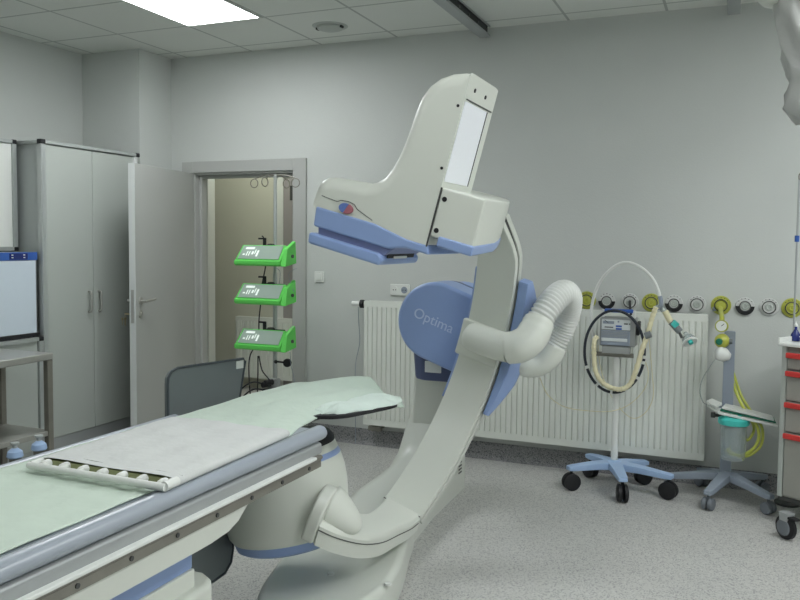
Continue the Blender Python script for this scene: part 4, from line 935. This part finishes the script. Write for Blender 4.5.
slab([(722, 409), (774, 421.2), (772, 417.5), (726, 405)], (4.82, 4.82, 4.95, 4.95), -.013, PLW, 'paper_stack', tr)
slab([(706, 403), (716, 409), (722, 405), (712, 400.5)], (4.93, 4.82, 4.88, 4.97), -.014, PLW, 'tubing_packet', tr)
# regulator plugged into the wall outlet, gauge, vacuum body, bulb
ox = atY(721, 306, D).x
rg = thing('gas_regulator', 'yellow regulator with round gauge and green knob hanging under its gas outlet', 'regulator', (ox, D-.05, 1.05))
obj('plug', lathe(bm_new(), [(.0, .026), (.02, .026), (.02, .06), (.026, .065), (.026, .085), (0, .088)], (ox, D, 1.111), (0, -1, 0), 20), YEL, rg)
pg = atY(721.5, 326, 4.885); obj('link', tube(bm_new(), spline([V((ox, D-.075, 1.10)), V((ox+.002, 5.08, 1.085)), V((pg.x, 4.93, pg.z+.045)), V((pg.x, 4.90, pg.z+.02))], 5), .014, 12), YEL, rg)
gd = obj('gauge', lathe(bm_new(), [(0, -.03), (.034, -.03), (.036, 0), (.033, .006), (.030, .002), (0, .002)], pg, (-.15, -.98, .1), 28), YEL, rg)
obj('gauge_face', lathe(bm_new(), [(0, .001), (.029, .001), (.029, .004), (0, .004)], pg, (-.15, -.98, .1), 24), PLW, gd)
obj('needle', cyl(bm_new(), pg+V((-.001, -.006, 0)), pg+V((.014, -.008, .014)), .0018, 6), DARK, gd)
pb_ = atY(722, 341, 4.88); bd = obj('body', lathe(bm_new(), [(0, -.04), (.03, -.04), (.04, -.02), (.04, .01), (.03, .03), (0, .034)], pb_, (-.1, -.99, 0), 24), YEL, rg, smooth=60)
obj('knob', lathe(bm_new(), [(0, .03), (.018, .03), (.018, .05), (0, .052)], pb_+V((-.01, 0, 0)), (-.1, -.99, 0), 18), GBTN, bd, 'dark green knob')
obj('side_valve', cyl(bm_new(), pb_+V((.03, 0, 0)), pb_+V((.055, 0, 0)), .014, 14), SHIELD, bd)
obj('link_lower', cyl(bm_new(), pb_+V((-.004, 0, -.03)), pb_+V((-.006, 0, -.06)), .012, 12), YEL, rg)
pw = atY(721, 354, 4.86); obj('bulb', lathe(bm_new(), [(0, -.055), (.02, -.05), (.04, -.02), (.042, .012), (.025, .03), (0, .032)], pw, (-.9, -.2, .3), 22), PLW, rg, 'white bulb', smooth=60)
hose('suction_hose', [(727, 357, .15), (730, 372, .12), (736, 392, .1), (745, 410, .05), (755, 422), (759, 436), (754, 448), (742, 455), (731, 453), (728, 448)], .009, YELT, 'yellow suction hose falling from the regulator and coiling beside the canister', 'hose', 4.86)
hose('suction_hose', [(728, 357, .17), (733, 372, .14), (741, 395, .12), (752, 413, .05), (762, 428, .02), (761, 445, .02), (750, 455, .0), (738, 457, .0)], .008, YELT, 'outer yellow hose running behind the first one to the coil under the tray', 'hose', 4.875)
hose('suction_hose', [(742, 428), (750, 420, .03), (754, 430, .03), (748, 440), (742, 436)], .008, YELT, 'small inner loop of yellow hose right of the canister', 'hose', 4.90)
hose('thin_tube', [(717, 357, .02), (709, 368), (702, 380), (700, 392), (703, 402), (708, 405)], .003, CLEAR, 'thin clear tube from the white bulb down to the tray', 'tube', 5.0)

# ================================================================== DRAWER TROLLEY
TC = V((.232, 4.62, 0)); fx = V((.857, -.515, 0)); fy = V((.515, .857, 0))     # front direction, depth direction
tl = thing('drawer_trolley', 'pale grey drawer trolley with red drawer lips at the right edge', 'trolley', (.6, 4.6, 0))
def TB(u0, u1, v0, v1, z0, z1, w=.004, seg=2):
    bm = hexa(bm_new(), *[[TC+fx*u+fy*v+V((0, 0, z)) for u, v in ((u0, v0), (u1, v0), (u1, v1), (u0, v1))] for z in (z0, z1)])
    return bev(bm, w, seg) if w else bm
TW = .62
obj('body', TB(0, TW, .012, .42, .155, .955, .01), TROL, tl)
obj('corner_post', TB(-.002, .028, .0, .03, .155, .955, .008), CAB, tl); obj('corner_post', TB(TW-.028, TW+.002, .0, .03, .155, .955, .008), CAB, tl)
zs = [.930, .835, .670, .506, .165]
for z1, z0 in zip(zs, zs[1:]):
    dw = obj('drawer', TB(.032, TW-.032, -.002, .012, z0+.004, z1-.004, .003), TROL, tl)
    bm = TB(.03, TW-.03, -.022, -.002, z1-.034, z1-.006, .005); obj('drawer_lip', bm, RED, dw, 'red drawer lip')
tp = obj('top', TB(-.015, TW+.01, -.02, .44, .955, .972, .006), PLW, tl)
for a in ((-.015, TW+.01, .425, .44), (-.015, .0, -.02, .44), (TW-.005, TW+.01, -.02, .44)): obj('top_rim', TB(*a, .970, .998, .005), PLW, tp)
obj('base_frame', TB(.0, TW, .012, .41, .135, .157, .006), DARKG, tl)
for u, v in ((.04, .0), (TW-.05, .0), (.05, .36), (TW-.05, .36)):
    c = TC+fx*u+fy*v+V((0, 0, .062)); 
    if (u, v) == (.04, .0): c = atZ(786, 527, .062)
    d = (fx*.9-fy*.3).normalized(); s = V((-d.y, d.x, 0)); k = obj('caster', TB(0, 0, 0, 0, 0, 0, 0) if False else hexa(bm_new(), [c+d*a+s*b+V((0, 0, .01)) for a, b in ((-.02, -.02), (.02, -.02), (.02, .02), (-.02, .02))], [c+d*(a*1.4)+s*b+V((0, 0, .075)) for a, b in ((-.02, -.024), (.02, -.024), (.02, .024), (-.02, .024))]), ALUP, tl)
    obj('wheel', lathe(bm_new(), [(0, -.016), (.045, -.016), (.05, -.012), (.061, -.010), (.061, .010), (.05, .012), (.045, .016), (0, .016)], c, s, 28), DARK, k)
    for q in (-1, 1): obj('wheel_disc', lathe(bm_new(), [(0, .0235), (.04, .0235), (.042, .019), (.0, .019)], c+s*(q*-.002), s*q, 24), CASTG, k)
    obj('brake_pedal', hexa(bm_new(), [c+d*a+s*b+V((0, 0, .052)) for a, b in ((.01, -.018), (.07, -.018), (.07, .018), (.01, .018))], [c+d*a+s*b+V((0, 0, .062)) for a, b in ((.01, -.018), (.075, -.018), (.075, .018), (.01, .018))]), DARK, k)
bt_ = thing('reagent_bottle', 'small navy blue bottle with pointed neck standing on the drawer trolley', 'bottle', (0, 0, 0))
p = atY(795.5, 341, 4.72); p = V((p.x, 4.72, .972)); bt_.location = p; ROOTM[bt_.name] = Matrix.Translation(p)
obj('glass', lathe(bm_new(), [(0, 0), (.024, .001), (.026, .01), (.024, .035), (.012, .055), (.007, .065), (.007, .078), (0, .079)], p, n=20), BOTB, bt_, smooth=60)
obj('nozzle', lathe(bm_new(), [(0, .078), (.008, .078), (.008, .09), (.004, .094), (0, .11)], p, n=14), PLW, bt_)
wb = thing('small_box', 'small white box lying on top of the drawer trolley', 'box', tuple(TC+fx*.11+fy*.12+V((0, 0, .972))))
obj('case', TB(.06, .18, .06, .18, .9725, 1.0), PLW, wb); obj('lid', TB(.058, .182, .058, .182, 1.0, 1.008, .003), VENTF, wb)
ip = thing('drip_pole', 'thin white drip pole rising at the right edge of the picture', 'drip pole', tuple(TC+fx*.08+fy*.40+V((0, 0, .16))))
q = atY(797, 250, 4.98); ip.location = (q.x, 4.98+.0, 0); ROOTM[ip.name] = Matrix.Translation(ip.location)
zt = atY(797, 180, 5.02).z
obj('pole', tube(bm_new(), [(q.x+.003, 5.02, .0), (q.x, 5.02, zt)], .0055, 10), ALUP, ip)
obj('hook', tube(bm_new(), spline([(q.x, 5.02, zt), (q.x, 5.02, zt+.03), (q.x+.03, 5.02, zt+.05), (q.x+.05, 5.02, zt+.02), (q.x+.035, 5.02, zt)], 5), .004, 8), STEELD, ip)
obj('foot', lathe(bm_new(), [(0, 0), (.07, 0), (.07, .012), (.02, .02), (0, .02)], (q.x+.003, 5.02, 0), n=24), DARKG, ip)
obj('blue_collar', cyl(bm_new(), (q.x, 5.02, 1.50), (q.x, 5.02, 1.535), .012, 12), VBLUE, ip)

# ================================================================== COVERED BOOM AT THE UPPER RIGHT
bo = thing('ceiling_boom', 'white ceiling boom with arm wrapped in a crumpled clear cover, at the upper right corner', 'ceiling boom', (.25, 3.3, H))
c0 = atY(772, -2, 3.3)
obj('ceiling_column', cyl(bm_new(), (.42, 3.4, 2.45), (.42, 3.4, H-.001), .06, 28), WHITE, bo)
obj('hub_cap', lathe(bm_new(), [(0, 0), (.05, .004), (.075, .03), (.08, .06), (.07, .09), (0, .1)], (c0.x+.02, 3.3, c0.z-.03), n=32), WHITE, bo, smooth=60)
obj('arm', tube(bm_new(), [(c0.x+.02, 3.3, c0.z+.04), (.42, 3.4, 2.50)], .04, 20), WHITE, bo)
sp = [P(a, b, 3.3) for a, b in ((776, 2), (781, 20), (785, 45), (790, 70), (795, 88), (799, 105))]
obj('spring_arm', tube(bm_new(), spline([P(782, 0, 3.33), P(790, 10, 3.33), P(812, 30, 3.33), P(830, 60, 3.33)], 5), [.035]*16, 20), WHITE2, bo)
random.seed(11)
rings = []
prof = [(775, 0, 806, 0), (775, 12, 812, 10), (777, 28, 818, 26), (780, 46, 822, 44), (783, 62, 824, 60), (787, 76, 824, 74), (790, 84, 822, 84), (786, 98, 822, 96), (783, 108, 818, 106), (790, 116, 812, 116), (796, 122, 806, 121)]
for (a, b, c_, d) in prof:
    A0 = P(a, b, 3.28); B0 = P(c_, d, 3.28); m_ = (A0+B0)/2; hx_ = (B0-A0)/2
    rings.append([m_+hx_*math.cos(t)*(1+.16*math.sin(5*t+b))+V((0, .055*math.sin(t)*(1+.3*math.sin(4*t+b*.3)), .012*math.sin(3*t+b))) for t in [2*math.pi*k/36 for k in range(36)]])
obj('film_cover', loft(bm_new(), rings), DRAPEC, bo, 'crumpled clear film cover', smooth=80)
